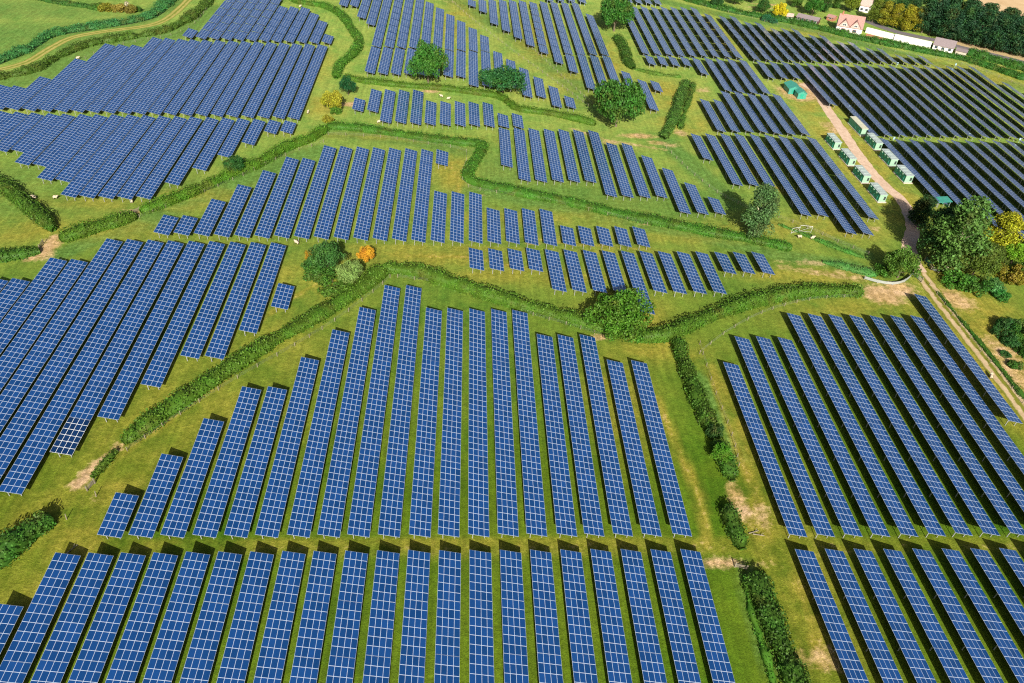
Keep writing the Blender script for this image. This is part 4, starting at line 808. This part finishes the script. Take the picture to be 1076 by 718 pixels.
# leaning white metal hurdles below the slender tree
r = prop(empty('metal_hurdle', gp(842, 245)), 'pair of leaning white metal hurdles beside the wire fence', 'hurdle')
mb = MB()
for (x0, y0, x1, y1, h) in ((-3.5, -.5, -.8, .4, 1.4), (-.6, .8, 3.0, .2, 1.8)):
    mb.tube((x0, y0, 0), (x0+.5, y0+.8, h), .035, .035, 4); mb.tube((x1, y1, 0), (x1+.5, y1+.8, h), .035, .035, 4)
    mb.tube((x0+.5, y0+.8, h), (x1+.5, y1+.8, h), .06, .06, 4); mb.tube((x0, y0, .1), (x1+.5, y1+.8, h-.1), .03, .03, 4); mb.tube((x0, y0, .3), (x1, y1, .3), .03, .03, 4)
link('frame', mb.mesh('frame', [simple('white_painted_tube', (.55,.56,.56), .5)]), r)
# lone posts beside the hedges
for i, (x, y, lb) in enumerate([(70,546,'lone grey wooden post on the worn grass left of the front rows'), (101,522,'leaning wooden post beside the dirt path'), (713,372,'wooden post at the top of the hedge dropping down')]):
    mb = MB(); mb.tube((0, 0, -.2), (.15, .1, 1.5), .1, .08, 6); prop(link('wooden_post', mb.mesh('wooden_post', [WOOD]), None, gp(x, y)), lb, 'post')
# felled logs beside the short hedge
for x, y, a, lb in [(792,560,.2,'pale log lying right of the isolated short hedge'), (797,563,-.3,'shorter pale log below the first log'), (76,578,.9,'bleached fallen branch near the left edge hedge')]:
    mb = MB(); mb.tube((-1.1, 0, .12), (1.1, .2, .15), .11, .07, 7); mb.tube((.3, .05, .2), (.9, .6, .45), .07, .03, 5); prop(link('fallen_log', mb.mesh('fallen_log', [WOOD]), None, gp(x, y), a), lb, 'log')
# string inverters hung at row ends
INV = MB(); INV.box(-.35, .35, -.12, .12, 1.0, 1.9); INV.box(-.05, .05, -.05, .05, 0, .997); INV = INV.mesh('inverter_box', [simple('blue_grey_box', (.30,.45,.52), .4)])
invs = [(975,134,'first small blue grey inverter box at a row end behind the green cabins'),(1016.5,145,'second small inverter box on the thin lane behind the green cabins'),(938,149,'small inverter box beside the first row right of the cabins'),(1070,150,'small inverter box near the right edge on the thin lane'),(891,116,'blue inverter box beside the olive roofed cabin'),(942,70,'small inverter box at the upper lane of the far right block'),(1003,71,'small inverter box at the top of the large right block')]
for x, y, lb in invs: prop(link('inverter_box', INV, None, gp(x, y)), lb, 'inverter box', 'inverter boxes at the row ends')

# ------------------------------------------------------------------ sheep
def sheep_mesh():
    me = bpy.data.meshes.new('sheep_src')
    V = [(0,0,.72),(.42,0,.74),(-.42,0,.72),(.68,0,.92),(.88,0,.98),(1.02,0,.90),
         (.40,.16,.5),(.42,.17,.05),(.40,-.16,.5),(.44,-.17,.05),(-.42,.16,.5),(-.46,.17,.05),(-.42,-.16,.5),(-.40,-.17,.05),(-.62,0,.66),(.84,.13,1.02),(.84,-.13,1.02)]
    E = [(0,1),(0,2),(1,3),(3,4),(4,5),(1,6),(6,7),(1,8),(8,9),(2,10),(10,11),(2,12),(12,13),(2,14),(4,15),(4,16)]
    Rr = [.33,.31,.32,.16,.12,.07,.11,.05,.11,.05,.12,.05,.12,.05,.06,.03,.03]
    me.from_pydata(V, E, []); o = bpy.data.objects.new('sheep_src', me); COL.objects.link(o)
    o.modifiers.new('s', 'SKIN'); ss = o.modifiers.new('u', 'SUBSURF'); ss.levels = 2
    for i, d in enumerate(me.skin_vertices[0].data): d.radius = (Rr[i], Rr[i]); d.use_root = (i == 0)
    dg = bpy.context.evaluated_depsgraph_get(); dg.update(); out = bpy.data.meshes.new_from_object(o.evaluated_get(dg)); bpy.data.objects.remove(o)
    out.name = 'sheep'; out.materials.clear(); out.materials.append(simple('fleece', (.50,.42,.30), .95, 0, .15, 6)); out.materials.append(simple('sheep_face', (.16,.12,.09), .9))
    for pl in out.polygons:
        c = pl.center; pl.use_smooth = True; pl.material_index = 1 if (c.x > .80 or c.z < .34) else 0
    return out
SH = sheep_mesh()
for x, y, a, lb in [(36.5,209,2.9,'sheep beside the shadow of the slanting left hedge'),(58.5,209,.1,'sheep standing alone below the left block rows'),(139,213,1.9,'sheep just below the end of the left block'),
    (312,256.5,2.6,'white sheep left of the dark tree clump'),(82,62.5,.4,'white sheep at the stepped corner of the upper left block'),(464,102.5,2.8,'left sheep of the pair below the round dark oak'),(471,105,.2,'right sheep of the pair below the round dark oak'),
    (398,129.5,.5,'sheep at the near end of the short block'),(840,250.5,3.3,'left sheep of the pair below the white hurdles'),(853,251.5,.2,'right sheep of the pair below the white hurdles'),
    (323.8,119.5,1.4,'sheep at the right end of the upper left block'),(1040.5,397,1.2,'sheep by the fence of the right block and rutted track'),(315.5,8,.8,'sheep by the curved hedge near the top edge'),(206,38.5,2.0,'sheep at the end of the first top left row')]:
    prop(link('sheep', SH, None, gp(x, y), a, (1.1, 1.1, 1.1)), lb, 'sheep', 'sheep grazing among the solar rows')
